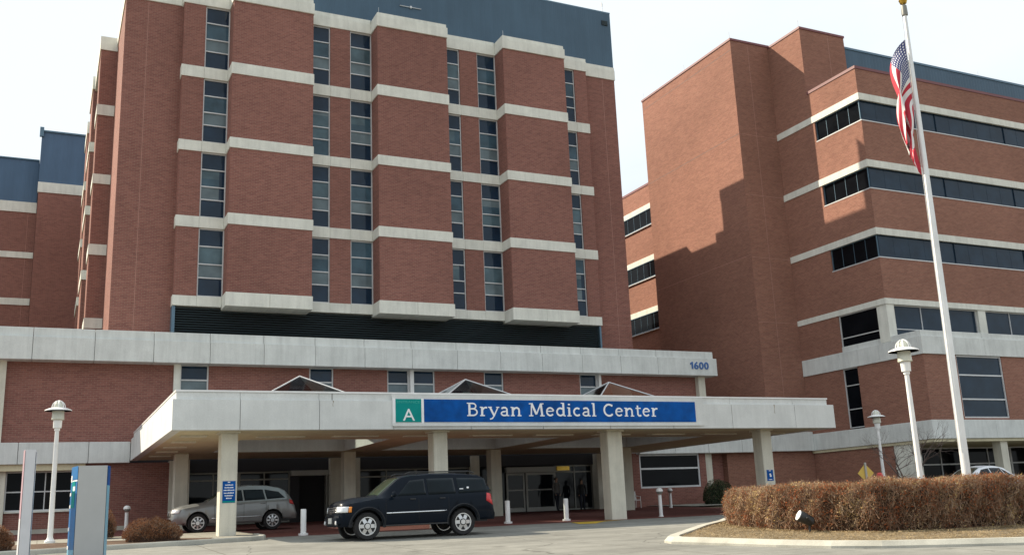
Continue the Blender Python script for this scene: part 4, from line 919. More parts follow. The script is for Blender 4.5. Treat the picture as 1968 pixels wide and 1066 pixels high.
# white garden chairs by the entrance wall
def chair(x, y, label):
    zb = gz(y); t = thing('patio_chair', label, 'chair', (x, y, zb), 'white chairs by the entrance wall'); w = 0.27
    for sx in (-1, 1):
        MB().tube([(x+sx*w, y-0.26, zb), (x+sx*w, y-0.24, zb+0.62), (x+sx*w, y+0.22, zb+0.66)], 0.022, 6).build('leg', 'white_paint', t)
        MB().tube([(x+sx*w, y+0.30, zb), (x+sx*w, y+0.20, zb+0.45), (x+sx*w, y+0.30, zb+0.92)], 0.022, 6).build('leg', 'white_paint', t)
    box('seat', x-w, x+w, y-0.24, y+0.22, zb+0.41, zb+0.45, 'white_paint', t)
    mesh('backrest', [(x-w, y+0.20, zb+0.47), (x+w, y+0.20, zb+0.47), (x+w, y+0.30, zb+0.90), (x-w, y+0.30, zb+0.90), (x-w, y+0.23, zb+0.46), (x+w, y+0.23, zb+0.46), (x+w, y+0.33, zb+0.90), (x-w, y+0.33, zb+0.90)], BF, 'white_paint', t)
chair(28.9, 46.9, 'white patio chair just left of the third canopy column'); chair(29.75, 47.2, 'white patio chair right of the third canopy column by the brick wall')

# ================================================================== VEHICLES
def paint(name, c, metal=0.3, rough=0.28, coat=0.6, spec=0.28):
    t = NT(name); n = t.noise(1.5, t.pos(), 4); cc = t.mixc(1.0, c, t.ramp(n, (0.3, 0.93), (0.7, 1.06)), 'MULTIPLY')
    return t.done(cc, rough, metal, Coat_Weight=coat, Coat_Roughness=0.04, Specular_IOR_Level=spec)
MATS['navy_paint'] = paint('dark_navy_car_paint', (0.004, 0.008, 0.015), 0.0, 0.35, 0.10, 0.08)
MATS['silver_paint'] = paint('warm_silver_car_paint', (0.25, 0.265, 0.268), 0.40, 0.34, 0.5)
MATS['white_car'] = paint('white_car_paint', (0.74, 0.76, 0.80), 0.1, 0.3)
MATS['tyre'] = flat('tyre_rubber', (0.016, 0.016, 0.017), 0.85); MATS['alloy'] = flat('alloy_wheel', (0.62, 0.63, 0.64), 0.28, 0.7)
MATS['chrome'] = flat('chrome_trim', (0.72, 0.74, 0.76), 0.14, 0.95); MATS['trim_dark'] = flat('dark_plastic_trim', (0.022, 0.023, 0.025), 0.6)
MATS['flare'] = flat('charcoal_flare', (0.020, 0.022, 0.026), 0.6, Specular_IOR_Level=0.25)
MATS['car_glass'] = glass_mat('car_window_glass', (0.008, 0.014, 0.019), ior=1.4, streak=0.4, spec=0.22); MATS['car_glass_green'] = glass_mat('green_tinted_windscreen', (0.030, 0.045, 0.032), ior=1.45, streak=0.5)
MATS['headlight'] = flat('headlight_lens', (0.80, 0.82, 0.84), 0.1, 0.1); MATS['amber'] = flat('amber_lens', (0.75, 0.25, 0.03), 0.25); MATS['tail_red'] = flat('red_tail_lens', (0.58, 0.045, 0.05), 0.25)
MATS['plate'] = flat('licence_plate', (0.68, 0.68, 0.64), 0.5); MATS['skin'] = flat('skin', (0.45, 0.27, 0.19), 0.6)

def car(name, label, loc, L, prof, beltp, plan, wtop, sill, arches, wheel_r, track_y, bodymat, wins, ws, rims=10, group=None, flare=None, roof_r=0.06):
    """front at local x = 0, tail at x = L; loc is the front of the car on the ground at its centre line"""
    t = thing(name, label, 'car', loc, group)
    ip = lambda pts: (lambda x: float(np.interp(x, [p[0] for p in pts], [p[1] for p in pts])))
    top, belt, wid, wt = ip(prof), ip(beltp), ip(plan), ip(wtop)
    def zb(x):
        z = sill(x)
        for xc, r in arches:
            if abs(x-xc) < r: z = max(z, wheel_r+math.sqrt(r*r-(x-xc)**2))
        return z
    def section(x):
        b = zb(x); T_ = top(x); B_ = min(belt(x), T_-0.05); w = wid(x); wr = min(wt(x), w*0.97); s0 = sill(x)
        zm = s0+0.52*(B_-s0)
        rows = [(w*0.90, b), (w*0.965, max(s0+0.06, b+0.004)), (w*0.995, max(s0+0.2, b+0.010)), (w, max(zm, b+0.016)), (w*0.992, max(B_-0.12, b+0.022)), (w*0.975, max(B_-0.03, b+0.028)), (w*0.95, B_)]
        g0 = w*0.945
        for f in (0.33, 0.66, 0.9): rows.append((g0+(wr-g0)*f, B_+(T_-roof_r-B_)*f if T_-roof_r > B_ else B_+0.002*f))
        rows += [(wr-0.03, T_-roof_r*0.45), (wr-0.09, T_-roof_r*0.12), (wr*0.55, T_+0.015), (0, T_+0.025)]
        return rows
    xs = sorted(set([round(v, 4) for v in np.linspace(0, L, 64)]+[p[0] for p in prof]+[xc+r*c for xc, r in arches for c in (-1.001, -0.995, -0.97, -0.92, -0.8, -0.6, -0.3, 0, 0.3, 0.6, 0.8, 0.92, 0.97, 0.995, 1.001)]))
    xs = [x for x in xs if 0 <= x <= L]
    V = []; F = []; nr = 14
    for x in xs:
        r = section(x)
        for y, z in r: V.append((x, -y, z))
        for y, z in r[:-1][::-1]: V.append((x, y, z))
    m = 2*nr-1
    for i in range(len(xs)-1):
        for k in range(m-1): F.append((i*m+k, i*m+k+1, (i+1)*m+k+1, (i+1)*m+k))
        F.append((i*m+m-1, i*m, (i+1)*m, (i+1)*m+m-1))
    F.append(tuple(range(m))[::-1]); F.append(tuple((len(xs)-1)*m+k for k in range(m)))
    body = mesh('body', V, F, bodymat, t, smooth=32, local=True)
    def sy(x, z):
        r = section(x); zs = [q[1] for q in r[:10]]; ys = [q[0] for q in r[:10]]
        return float(np.interp(z, zs, ys))
    def sidepatch(nm, quad, mat, off=0.008, nu=10, nv=5, sides=(-1, 1), par=None):
        """quad: four (x, z) corners: bottom front, bottom rear, top rear, top front"""
        out = []
        for sd in sides:
            V = []; F = []
            for j in range(nv+1):
                for i in range(nu+1):
                    u, v = i/nu, j/nv
                    xa = quad[0][0]+(quad[1][0]-quad[0][0])*u; za = quad[0][1]+(quad[1][1]-quad[0][1])*u
                    xb = quad[3][0]+(quad[2][0]-quad[3][0])*u; zb_ = quad[3][1]+(quad[2][1]-quad[3][1])*u
                    x = xa+(xb-xa)*v; z = za+(zb_-za)*v; V.append((x, sd*(sy(x, z)+off), z))
            for j in range(nv):
                for i in range(nu):
                    a = j*(nu+1)+i; f = (a, a+1, a+nu+2, a+nu+1); F.append(f if sd < 0 else f[::-1])
            o = mesh(nm, V, F, mat, par or t, smooth=40, local=True); mdf = o.modifiers.new('thick', 'SOLIDIFY'); mdf.thickness = 0.012; mdf.offset = -1.0; out.append(o)
        return out
    for q in wins: sidepatch('side_window', q, 'car_glass')
    def toppatch(nm, xa, xb, mat, fr=0.9, off=0.012):
        V = []; F = []; nu, nv = 12, 8
        for j in range(nv+1):
            x = xa+(xb-xa)*j/nv
            sl = (top(x+0.02)-top(x-0.02))/0.04; nl = math.hypot(1, sl)
            for i in range(nu+1):
                u = -1+2*i/nu; y = u*(wt(x)-0.05)*fr; z = top(x)+0.02-0.035*abs(u)**3
                V.append((x-sl/nl*off, y, z+off/nl))
        for j in range(nv):
            for i in range(nu): a = j*(nu+1)+i; F.append((a, a+1, a+nu+2, a+nu+1))
        o = mesh(nm, V, F, mat, t, smooth=40, local=True); mdf = o.modifiers.new('thick', 'SOLIDIFY'); mdf.thickness = 0.012; mdf.offset = 1.0; return o
    toppatch('windscreen', ws[0], ws[1], 'car_glass_green'); 
    if len(ws) > 2: toppatch('rear_window', ws[2], ws[3], 'car_glass')
    # underside and wheel wells
    MB().box(0.25, L-0.25, -wid(L/2)*0.80, wid(L/2)*0.80, sill(L/2)+0.03, sill(L/2)+0.16).build('underbody', 'trim_dark', t, local=True)
    for xc, r in arches:
        for sd in (-1, 1):
            y0, y1 = sorted((sd*(track_y-0.20), sd*(wid(xc)*0.90-0.01)))
            MB().lathe((xc, (y0+y1)/2, wheel_r), [(0.02, -(y1-y0)/2), (r*0.99, -(y1-y0)/2), (r*0.99, (y1-y0)/2), (0.02, (y1-y0)/2)], 24, 'y').build('wheel_well', 'black', t, local=True) if False else None
            MB().box(xc-r*0.98, xc+r*0.98, sd*(track_y-0.24)-0.02, sd*(track_y-0.24)+0.02, sill(xc)+0.02, wheel_r+r+0.02).build('wheel_well', 'black', t, local=True)
            wv = MB().lathe((xc, sd*track_y, wheel_r), [(0.06, -0.09), (0.10, -0.095), (0.10, 0.06), (0.05, 0.07)], 16, 'y').build('wheel', 'trim_dark', t, True, local=True)
            R0 = wheel_r; rr = R0*0.665
            MB().lathe((xc, sd*track_y, wheel_r), [(rr, -0.10), (R0*0.93, -0.115), (R0*0.985, -0.085), (R0, -0.04), (R0, 0.04), (R0*0.985, 0.085), (R0*0.93, 0.115), (rr, 0.10), (rr, -0.10)], 36, 'y').build('tyre', 'tyre', wv, 40, local=True)
            mm = MB(); mm.lathe((xc, sd*track_y, wheel_r), [(rr*0.90, -0.10), (rr*1.0, -0.10), (rr*1.0, 0.10), (rr*0.90, 0.10), (rr*0.90, -0.10)], 32, 'y')
            for k in range(rims):
                a = 2*math.pi*k/rims; hw = 0.028 if rims > 6 else 0.05
                c_, s_ = math.cos(a), math.sin(a); Vs = []
                for rad, wd in ((0.04, hw*1.1), (rr*0.95, hw)):
                    for dy in (0.085, 0.055):
                        for sg in (-1, 1): Vs.append((xc+rad*c_-sg*wd*s_, sd*(track_y+dy-0.02*(rad > 0.1)), wheel_r+rad*s_+sg*wd*c_))
                mm.add(Vs, [(0, 1, 5, 4), (2, 6, 7, 3), (0, 4, 6, 2), (1, 3, 7, 5), (4, 5, 7, 6)])
            mm.lathe((xc, sd*(track_y+0.075), wheel_r), [(0.075, -0.03), (0.075, 0.012), (0.03, 0.02)], 14, 'y')
            mm.build('rim', 'alloy', wv, 30, local=True)
            MB().lathe((xc, sd*(track_y+0.02), wheel_r), [(0.02, -0.02), (rr*0.9, -0.02), (rr*0.9, 0.0), (0.02, 0.0)], 24, 'y').build('brake_disc', 'trim_dark', wv, local=True)
            if flare:
                Vf = []; Ff = []; n = 18
                for i in range(n+1):
                    a = math.pi*(-0.06+1.12*i/n)
                    for rad, oy_ in ((r-0.015, 0.035), (r+0.05, 0.035), (r+0.075, 0.012), (r+0.075, -0.03)):
                        x = xc+rad*math.cos(a); z = wheel_r+rad*math.sin(a); xq = min(max(x, 0.02), L-0.02)
                        Vf.append((x, sd*(min(sy(xq, max(z, sill(xq)+0.05)), wid(xq))+oy_), max(z, sill(xq)-0.02)))
                for i in range(n):
                    for k in range(3): a = i*4+k; f = (a, a+1, a+5, a+4); Ff.append(f if sd > 0 else f[::-1])
                mesh('wheel_flare', Vf, Ff, flare, t, smooth=40, local=True)
    return t, dict(sy=sy, sidepatch=sidepatch, top=top, wid=wid, wt=wt, sec=section)

# ---- black SUV in front of the canopy, nose to the left
SX, SYc = 7.84, 29.08
suv, S = car('parked_suv', 'dark navy large SUV parked in front of the canopy', (SX, SYc, gz(28.6)), 5.2-0.3,
    [(0.000, 0.80), (0.030, 1.0), (0.100, 1.08), (0.300, 1.14), (0.600, 1.20), (1.120, 1.23), (1.200, 1.26), (1.500, 1.50), (1.760, 1.70), (1.920, 1.78), (2.200, 1.825), (2.900, 1.85), (3.900, 1.83), (4.400, 1.79), (4.560, 1.72), (4.680, 1.52), (4.760, 1.28), (4.820, 1.05), (4.880, 0.85), (4.900, 0.70)],
    [(0.000, 0.72), (0.100, 0.98), (0.330, 1.05), (1.100, 1.16), (1.900, 1.20), (4.700, 1.24), (4.820, 1.0), (4.900, 0.66)],
    [(0.000, 0.62), (0.050, 0.72), (0.150, 0.82), (0.330, 0.90), (0.400, 0.95), (0.900, 0.965), (4.200, 0.96), (4.600, 0.93), (4.800, 0.87), (4.900, 0.80)],
    [(0.000, 0.55), (0.200, 0.70), (0.500, 0.78), (1.100, 0.80), (1.300, 0.76), (1.900, 0.735), (4.400, 0.72), (4.700, 0.74), (4.900, 0.74)],
    lambda x: 0.40 if x < 0.4 else (0.36 if x < 4.1 else 0.44), [(0.80, 0.475), (3.80, 0.475)], 0.395, 0.80, 'navy_paint',
    [[(1.72, 1.225), (2.62, 1.235), (2.60, 1.70), (2.14, 1.66)], [(2.70, 1.235), (3.58, 1.245), (3.55, 1.705), (2.68, 1.705)], [(3.68, 1.245), (4.82, 1.27), (4.58, 1.68), (3.65, 1.705)]],
    (1.20, 1.86, 4.58, 4.74), rims=6, flare='flare')
S['sidepatch']('side_moulding', [(1.360, 0.72), (3.260, 0.73), (3.260, 0.765), (1.360, 0.755)], 'chrome', 0.014, 8, 1)
S['sidepatch']('tail_light', [(4.57, 1.0), (4.86, 0.84), (4.80, 1.20), (4.60, 1.23)], 'tail_red', 0.014, 6, 3)
for x in (2.18, 3.12): S['sidepatch']('door_handle', [(x-0.09, 1.10), (x+0.09, 1.10), (x+0.09, 1.135), (x-0.09, 1.135)], 'trim_dark', 0.03, 3, 1)
for x in (1.34, 2.36, 3.32): S['sidepatch']('door_seam', [(x, 0.45), (x+0.012, 0.45), (x+0.012, 1.2), (x, 1.2)], 'black', 0.0025, 1, 8)
for sd in (-1, 1):
    MB().tube([(2.05, sd*0.66, 1.86), (2.2, sd*0.66, 1.91), (4.15, sd*0.65, 1.90), (4.3, sd*0.65, 1.84)], 0.022, 6).build('roof_rail', 'trim_dark', suv, local=True)
    mo = MB().lathe((0, 0, 0), [(0.02, -0.06), (0.075, -0.05), (0.085, 0.02), (0.05, 0.07), (0.01, 0.08)], 10, 'x'); mo.V = [(1.56+x*0.9, sd*(1.07+y*1.0), 1.27+z*1.05) for x, y, z in mo.V]; mo.build('wing_mirror', 'navy_paint' , suv, True, local=True)
    MB().box(1.53, 1.57, min(sd*0.9, sd*1.0), max(sd*0.9, sd*1.0), 1.22, 1.25).build('mirror_arm', 'trim_dark', suv, local=True)
    y0, y1 = sorted((sd*0.80, sd*0.98)); MB().box(1.32, 3.28, y0, y1, 0.37, 0.41).build('running_board', 'trim_dark', suv, local=True)
# nose: headlights, grille, bumper, plate
def nose_patch(nm, y0, y1, z0, z1, mat, off, par, S_, xlim=1.2, n=8):
    """patch lying on the nose between two lateral positions: x found where the plan outline reaches y at that height"""
    V = []; F = []
    grid = [i*xlim/160 for i in range(161)]
    def fx(y, z):
        for x in grid:
            if S_['top'](x) >= z-0.002 and S_['sy'](x, z) >= abs(y): return x
        return xlim
    for j in range(5):
        z = z0+(z1-z0)*j/4
        for i in range(n+1):
            y = y0+(y1-y0)*i/n; V.append((fx(y, z)-off, y+(off*0.6 if y > 0 else -off*0.6), z))
    for j in range(4):
        for i in range(n): a = j*(n+1)+i; F.append((a, a+n+1, a+n+2, a+1))
    o = mesh(nm, V, F, mat, par, smooth=40, local=True); md = o.modifiers.new('thick', 'SOLIDIFY'); md.thickness = 0.02; md.offset = -1; return o
for sd in (-1, 1):
    nose_patch('headlight', sd*0.52, sd*0.86, 0.80, 0.965, 'headlight', 0.02, suv, S)
    nose_patch('indicator', sd*0.865, sd*0.905, 0.80, 0.955, 'amber', 0.022, suv, S, n=3)
g = nose_patch('grille', -0.46, 0.46, 0.80, 0.965, 'trim_dark', 0.012, suv, S)
for z in (0.82, 0.88, 0.945): nose_patch('grille_bar', -0.46, 0.46, z-0.012, z+0.012, 'chrome', 0.03, g, S)
MB().box(-0.06, 0.22, -0.72, 0.72, 0.44, 0.72).build('bumper', 'navy_paint', suv, local=True).modifiers.new('b', 'BEVEL').width = 0.06
MB().box(-0.085, -0.06, -0.16, 0.16, 0.50, 0.66).build('number_plate', 'plate', suv, local=True)
for sd in (-1, 1): MB().lathe((-0.03, sd*0.60, 0.52), [(0.05, -0.05), (0.06, -0.04), (0.05, 0.02)], 12, 'x').build('fog_lamp', 'headlight', suv, local=True)
S['sidepatch']('sticker', [(3.72, 1.36), (3.84, 1.36), (3.84, 1.385), (3.72, 1.385)], 'sign_white', 0.0165, 2, 1, sides=(-1,)); S['sidepatch']('sticker', [(3.96, 1.38), (4.03, 1.38), (4.03, 1.43), (3.96, 1.43)], 'sign_white', 0.0165, 2, 1, sides=(-1,))

# ---- silver crossover under the canopy
CX, CYc = 4.52, 40.5
cro, S2 = car('parked_crossover', 'silver crossover car parked under the canopy behind the left column', (CX, CYc, gz(40.2)+0.004), 4.74,
    [(0, 0.62), (0.04, 0.80), (0.15, 0.92), (0.4, 1.0), (0.95, 1.08), (1.25, 1.12), (1.35, 1.16), (1.75, 1.42), (2.05, 1.61), (2.35, 1.70), (2.9, 1.735), (3.6, 1.70), (4.1, 1.60), (4.3, 1.50), (4.5, 1.28), (4.62, 1.08), (4.70, 0.90), (4.74, 0.70)],
    [(0, 0.56), (0.15, 0.84), (0.5, 0.92), (1.3, 1.05), (2.2, 1.09), (4.3, 1.18), (4.6, 0.98), (4.74, 0.64)],
    [(0, 0.58), (0.06, 0.70), (0.2, 0.82), (0.45, 0.90), (0.9, 0.945), (4.0, 0.955), (4.4, 0.91), (4.65, 0.83), (4.74, 0.74)],
    [(0, 0.5), (0.3, 0.68), (1.3, 0.76), (1.6, 0.72), (2.3, 0.66), (3.8, 0.64), (4.3, 0.64), (4.74, 0.66)],
    lambda x: 0.34 if x < 0.5 else (0.30 if x < 4.1 else 0.40), [(0.95, 0.42), (3.77, 0.42)], 0.36, 0.80, 'silver_paint',
    [[(1.62, 1.12), (2.62, 1.14), (2.58, 1.55), (2.08, 1.52)], [(2.68, 1.14), (3.48, 1.165), (3.40, 1.55), (2.64, 1.555)], [(3.54, 1.17), (4.25, 1.21), (4.02, 1.44), (3.47, 1.545)]],
    (1.36, 2.18, 4.32, 4.55), rims=8)
for sd in (-1, 1): nose_patch('headlight', sd*0.52, sd*0.84, 0.74, 0.86, 'headlight', 0.015, cro, S2)
nose_patch('grille', -0.42, 0.42, 0.62, 0.84, 'trim_dark', 0.012, cro, S2)
S2['sidepatch']('tail_light', [(4.44, 0.98), (4.66, 0.92), (4.58, 1.10), (4.42, 1.14)], 'tail_red', 0.012, 5, 3); S2['sidepatch']('side_moulding', [(1.45, 0.50), (3.30, 0.52), (3.30, 0.55), (1.45, 0.53)], 'chrome', 0.012, 8, 1)
for x in (2.5, 3.38): S2['sidepatch']('door_handle', [(x-0.09, 1.0), (x+0.09, 1.0), (x+0.09, 1.03), (x-0.09, 1.03)], 'silver_paint', 0.03, 3, 1)
for x in (1.55, 2.65, 3.5): S2['sidepatch']('door_seam', [(x, 0.42), (x+0.010, 0.42), (x+0.010, 1.1), (x, 1.1)], 'black', 0.0025, 1, 8)
for sd in (-1, 1):
    mo = MB().lathe((0, 0, 0), [(0.02, -0.06), (0.075, -0.05), (0.085, 0.02), (0.05, 0.07), (0.01, 0.08)], 10, 'x'); mo.V = [(1.72+x*0.9, sd*(1.02+y), 1.14+z*0.8) for x, y, z in mo.V]; mo.build('wing_mirror', 'chrome', cro, True, local=True)
# ---- white saloon behind the hedge
sal, S3 = car('parked_saloon', 'white saloon car showing its roof above the hedge at the right', (38.5, 34.0, gz(34.0)), 5.2,
    [(0, 0.60), (0.05, 0.78), (0.3, 0.92), (0.9, 1.03), (1.15, 1.07), (1.25, 1.10), (1.8, 1.42), (2.1, 1.55), (2.6, 1.64), (3.2, 1.63), (3.7, 1.54), (4.4, 1.20), (4.6, 1.14), (5.05, 1.08), (5.16, 0.92), (5.2, 0.66)],
    [(0, 0.54), (0.3, 0.82), (1.2, 1.0), (2.2, 1.05), (4.5, 1.08), (5.0, 0.98), (5.2, 0.62)],
    [(0, 0.60), (0.1, 0.74), (0.4, 0.86), (1.0, 0.92), (4.4, 0.92), (4.9, 0.86), (5.2, 0.72)],
    [(0, 0.5), (0.4, 0.68), (1.2, 0.74), (1.7, 0.66), (2.4, 0.60), (3.6, 0.59), (4.4, 0.64), (5.2, 0.6)],
    lambda x: 0.30, [(0.92, 0.38), (4.02, 0.38)], 0.335, 0.79, 'white_car',
    [[(1.62, 1.09), (2.62, 1.10), (2.58, 1.52), (2.08, 1.46)], [(2.68, 1.10), (3.55, 1.11), (3.40, 1.51), (2.64, 1.53)], [(3.6, 1.115), (4.1, 1.13), (3.62, 1.42), (3.47, 1.49)]],
    (1.27, 2.14, 3.75, 4.42), rims=10)
for sd in (-1, 1):
    mo = MB().lathe((0, 0, 0), [(0.02, -0.05), (0.07, -0.05), (0.08, 0.02), (0.05, 0.07), (0.01, 0.08)], 10, 'x'); mo.V = [(1.72+x, sd*(0.99+y), 1.13+z*0.8) for x, y, z in mo.V]; mo.build('wing_mirror', 'white_car', sal, True, local=True)
    nose_patch('headlight', sd*0.5, sd*0.82, 0.68, 0.80, 'headlight', 0.015, sal, S3)

# ================================================================== PLANTS
def leaf_quads(P, size, flatten=0.0, aspect=0.55):
    n = len(P); d = rng.normal(size=(n, 3)); d /= np.linalg.norm(d, axis=1)[:, None]; e = rng.normal(size=(n, 3)); e = np.cross(d, e); e /= np.linalg.norm(e, axis=1)[:, None]
    s = size*rng.uniform(0.6, 1.4, n)[:, None]
    V = np.stack([P-d*s, P+e*s*aspect, P+d*s, P-e*s*aspect], 1).reshape(-1, 3); F = np.arange(4*n).reshape(-1, 4); return V, F
def twig_strips(A, B, w):
    n = len(A); d = B-A; e = np.cross(d, rng.normal(size=(n, 3))); e /= np.linalg.norm(e, axis=1)[:, None]; e *= w
    V = np.stack([A-e, A+e, B], 1).reshape(-1, 3); F = np.arange(3*n).reshape(-1, 3); return V, F

# ---- long clipped hedge: path of its outer (camera side) face
HP = np.array([(20.5, 26.6), (19.4, 25.4), (18.5, 24.2), (17.95, 22.9), (17.6, 21.2), (17.75, 19.6), (18.4, 18.4), (19.7, 17.75), (21.4, 17.55), (23.5, 17.4), (26, 17.3), (29, 17.2), (33, 17.1)], float)
seg = np.diff(HP, axis=0); sl = np.linalg.norm(seg, axis=1); cum = np.concatenate([[0], np.cumsum(sl)])
def hp(s):
    s = np.clip(s, 0, cum[-1]-1e-6); x = np.interp(s, cum, HP[:, 0]); y = np.interp(s, cum, HP[:, 1]); return np.stack([x, y], 1)
def hn(s):
    a = hp(np.asarray(s)-0.35); b = hp(np.asarray(s)+0.35); d = b-a; d /= np.linalg.norm(d, axis=1)[:, None]; return np.stack([-d[:, 1], d[:, 0]], 1)   # inward
Hd = thing('clipped_hedge', 'long clipped rusty brown winter hedge curving around the island', 'hedge', (19.5, 19.5, gz(19.5)))
HW = 1.25
vgz = np.vectorize(gz)
def top_z(s): return 0.29+0.05*np.sin(s*2.1)+0.03*np.sin(s*5.3+1)-0.28*np.exp(-np.asarray(s)/2.4)
# inner twig mass
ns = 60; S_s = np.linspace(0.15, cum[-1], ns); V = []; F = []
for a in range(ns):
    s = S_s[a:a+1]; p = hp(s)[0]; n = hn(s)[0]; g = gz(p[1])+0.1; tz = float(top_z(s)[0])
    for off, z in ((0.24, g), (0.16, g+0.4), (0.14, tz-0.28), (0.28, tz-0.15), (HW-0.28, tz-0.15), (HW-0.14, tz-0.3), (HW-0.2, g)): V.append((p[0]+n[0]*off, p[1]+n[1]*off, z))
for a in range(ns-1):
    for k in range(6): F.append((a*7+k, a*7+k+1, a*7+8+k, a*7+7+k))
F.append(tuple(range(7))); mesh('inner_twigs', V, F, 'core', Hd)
def hedge_points(n, jitter=0.0):
    face = rng.random(n); s = rng.random(n)*cum[-1]; s[:int(n*0.72)] = rng.random(int(n*0.72))*(cum[8]+2.2)
    p = hp(s); nn = hn(s); tz = top_z(s); g = vgz(p[:, 1])+0.12
    off = np.empty(n); z = np.empty(n)
    f1 = face < 0.68; dep = rng.exponential(0.07, n)
    h = rng.random(n)**0.9
    z[f1] = (g+(tz-g)*h)[f1]; bulge = 0.10*np.sin(math.pi*np.clip(h, 0, 1))*0.6-0.10*(h > 0.9)*(h-0.9)*10
    off[f1] = (dep-bulge*0.6+0.05*np.sin(s*3.7+h*5)+0.05*np.sin(s*9.1-h*7)+0.10*(1-h)**4)[f1]
    f2 = ~f1; off[f2] = rng.uniform(0.0, HW, n)[f2]; z[f2] = (tz-rng.exponential(0.05, n)+0.03)[f2]
    P = np.stack([p[:, 0]+nn[:, 0]*off, p[:, 1]+nn[:, 1]*off, z], 1)
    # left end cap
    k = rng.random(n) < 0.05; m_ = k.sum(); o2 = rng.uniform(0, HW, m_); q = hp(np.zeros(m_)+0.05); q2 = hn(np.zeros(m_)+0.05)
    P[k] = np.stack([q[:, 0]+q2[:, 0]*o2, q[:, 1]+q2[:, 1]*o2, gz(26.4)+0.15+rng.random(m_)*1.0], 1)
    return P, s, nn
P_, s_, n_ = hedge_points(34000); V, F = leaf_quads(P_+rng.normal(0, 0.03, P_.shape), 0.025); o = mesh_np('dry_leaves', V, F, 'hedge_leaf', Hd); o['kind'] = 'stuff'
P_, s_, n_ = hedge_points(30000); d = np.stack([-n_[:, 0]*0.5, -n_[:, 1]*0.5, np.full(len(P_), 0.9)], 1)+rng.normal(0, 0.6, P_.shape); d *= rng.uniform(0.05, 0.16, len(P_))[:, None]
V, F = twig_strips(P_-d*0.9, P_+d*0.7, 0.0062); o = mesh_np('twigs', V, F, 'hedge_twig', Hd); o['kind'] = 'stuff'
# straw top fringe that catches the light
n = 5200; s = rng.random(n)*(cum[8]+2.5); p = hp(s); nn = hn(s); off = rng.uniform(0.02, HW, n); A = np.stack([p[:, 0]+nn[:, 0]*off, p[:, 1]+nn[:, 1]*off, top_z(s)-0.05], 1); B = A+np.stack([rng.normal(0, 0.03, n), rng.normal(0, 0.03, n), rng.uniform(0.03, 0.13, n)], 1)
V, F = twig_strips(A, B, 0.006); o = mesh_np('shoots', V, F, 'straw', Hd); o['kind'] = 'stuff'
# straw on the island
n = 42000; X = rng.uniform(14.2, 26, n); Y = rng.uniform(13.2, 26.5, n)
poly = np.array([(x+0.28, y) for x, y in ISL[3:17]]+[(30, 26.5)])
def inside(X, Y, poly):
    c = np.zeros(len(X), bool); j = len(poly)-1
    for i in range(len(poly)):
        xi, yi = poly[i]; xj, yj = poly[j]; cond = ((yi > Y) != (yj > Y)) & (X < (xj-xi)*(Y-yi)/(yj-yi+1e-12)+xi); c ^= cond; j = i
    return c
k = inside(X, Y, poly); X, Y = X[k], Y[k]; n = len(X); Zg = vgz(Y)+0.122
A = np.stack([X, Y, Zg], 1); an = rng.random(n)*2*math.pi; l = rng.uniform(0.03, 0.10, n); B = A+np.stack([np.cos(an)*l, np.sin(an)*l, rng.uniform(0.0, 0.045, n)], 1)
V, F = twig_strips(A, B, 0.005); o = mesh_np('dry_grass', V, F, 'straw'); tag(o, 'dry straw and clippings scattered over the hedge island', 'dry grass', kind='stuff')

n = 2600; s = rng.random(n)*(cum[8]+2.0); p = hp(s); nn = hn(s); off = -np.abs(rng.normal(0, 0.18, n)); A = np.stack([p[:, 0]+nn[:, 0]*off, p[:, 1]+nn[:, 1]*off, vgz(p[:, 1])+0.135], 1)
V, F = leaf_quads(A, 0.026); o = mesh_np('leaf_litter', V, F, 'straw'); tag(o, 'pale dead leaves gathered along the foot of the hedge', 'dead leaves', kind='stuff')
def shrub(name, label, x, y, rx, ry, h, n, leaf, twig, core, group=None, size=0.018, base=None, tilt=0.0):
    zb = (gz(y)+0.12) if base is None else base
    t = thing(name, label, 'shrub', (x, y, zb), group)
    lump = lambda u, v: 1+0.10*np.sin(3*u+1.3*v+x)+0.06*np.sin(7*u-2*v+y)
    V = []; F = []; nu, nv = 20, 8
    for j in range(nv+1):
        ph = (j/nv)*math.pi/2
        for i in range(nu):
            th = 2*math.pi*i/nu; r = 0.86*float(lump(th, ph)); V.append((x+rx*r*math.cos(th)*math.cos(ph), y+ry*r*math.sin(th)*math.cos(ph), zb+h*0.86*math.sin(ph)))
    for j in range(nv):
        for i in range(nu): F.append((j*nu+i, j*nu+(i+1) % nu, (j+1)*nu+(i+1) % nu, (j+1)*nu+i))
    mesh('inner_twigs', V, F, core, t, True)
    th = rng.random(n)*2*math.pi; sp = rng.random(n); ph = np.arcsin(sp); r = lump(th, ph)*(1-rng.exponential(0.06, n)); r = np.clip(r, 0.7, 1.2)
    skirt = 1.0-0.12*(sp < 0.15)
    P = np.stack([x+rx*r*skirt*np.cos(th)*np.cos(ph), y+ry*r*skirt*np.sin(th)*np.cos(ph), zb+0.02+h*r*sp], 1)
    V, F = leaf_quads(P+rng.normal(0, 0.012, P.shape), size); o = mesh_np('foliage', V, F, leaf, t); o['kind'] = 'stuff'
    m_ = n//2; Q = P[:m_]; d = (Q-np.array([x, y, zb-0.3])); d /= np.linalg.norm(d, axis=1)[:, None]; d = d+rng.normal(0, 0.35, d.shape); l = rng.uniform(0.05, 0.15, m_)[:, None]
    V, F = twig_strips(Q-d*l*0.7, Q+d*l*0.4, 0.0045); o = mesh_np('twigs', V, F, twig, t); o['kind'] = 'stuff'
    return t
G1 = 'rounded brown winter shrubs'
shrub('rounded_shrub', 'low rounded brown shrub beside the leftmost canopy column', 3.12, 31.85, 0.86, 0.62, 0.62, 9000, 'shrub_leaf', 'hedge_twig', 'core', G1)
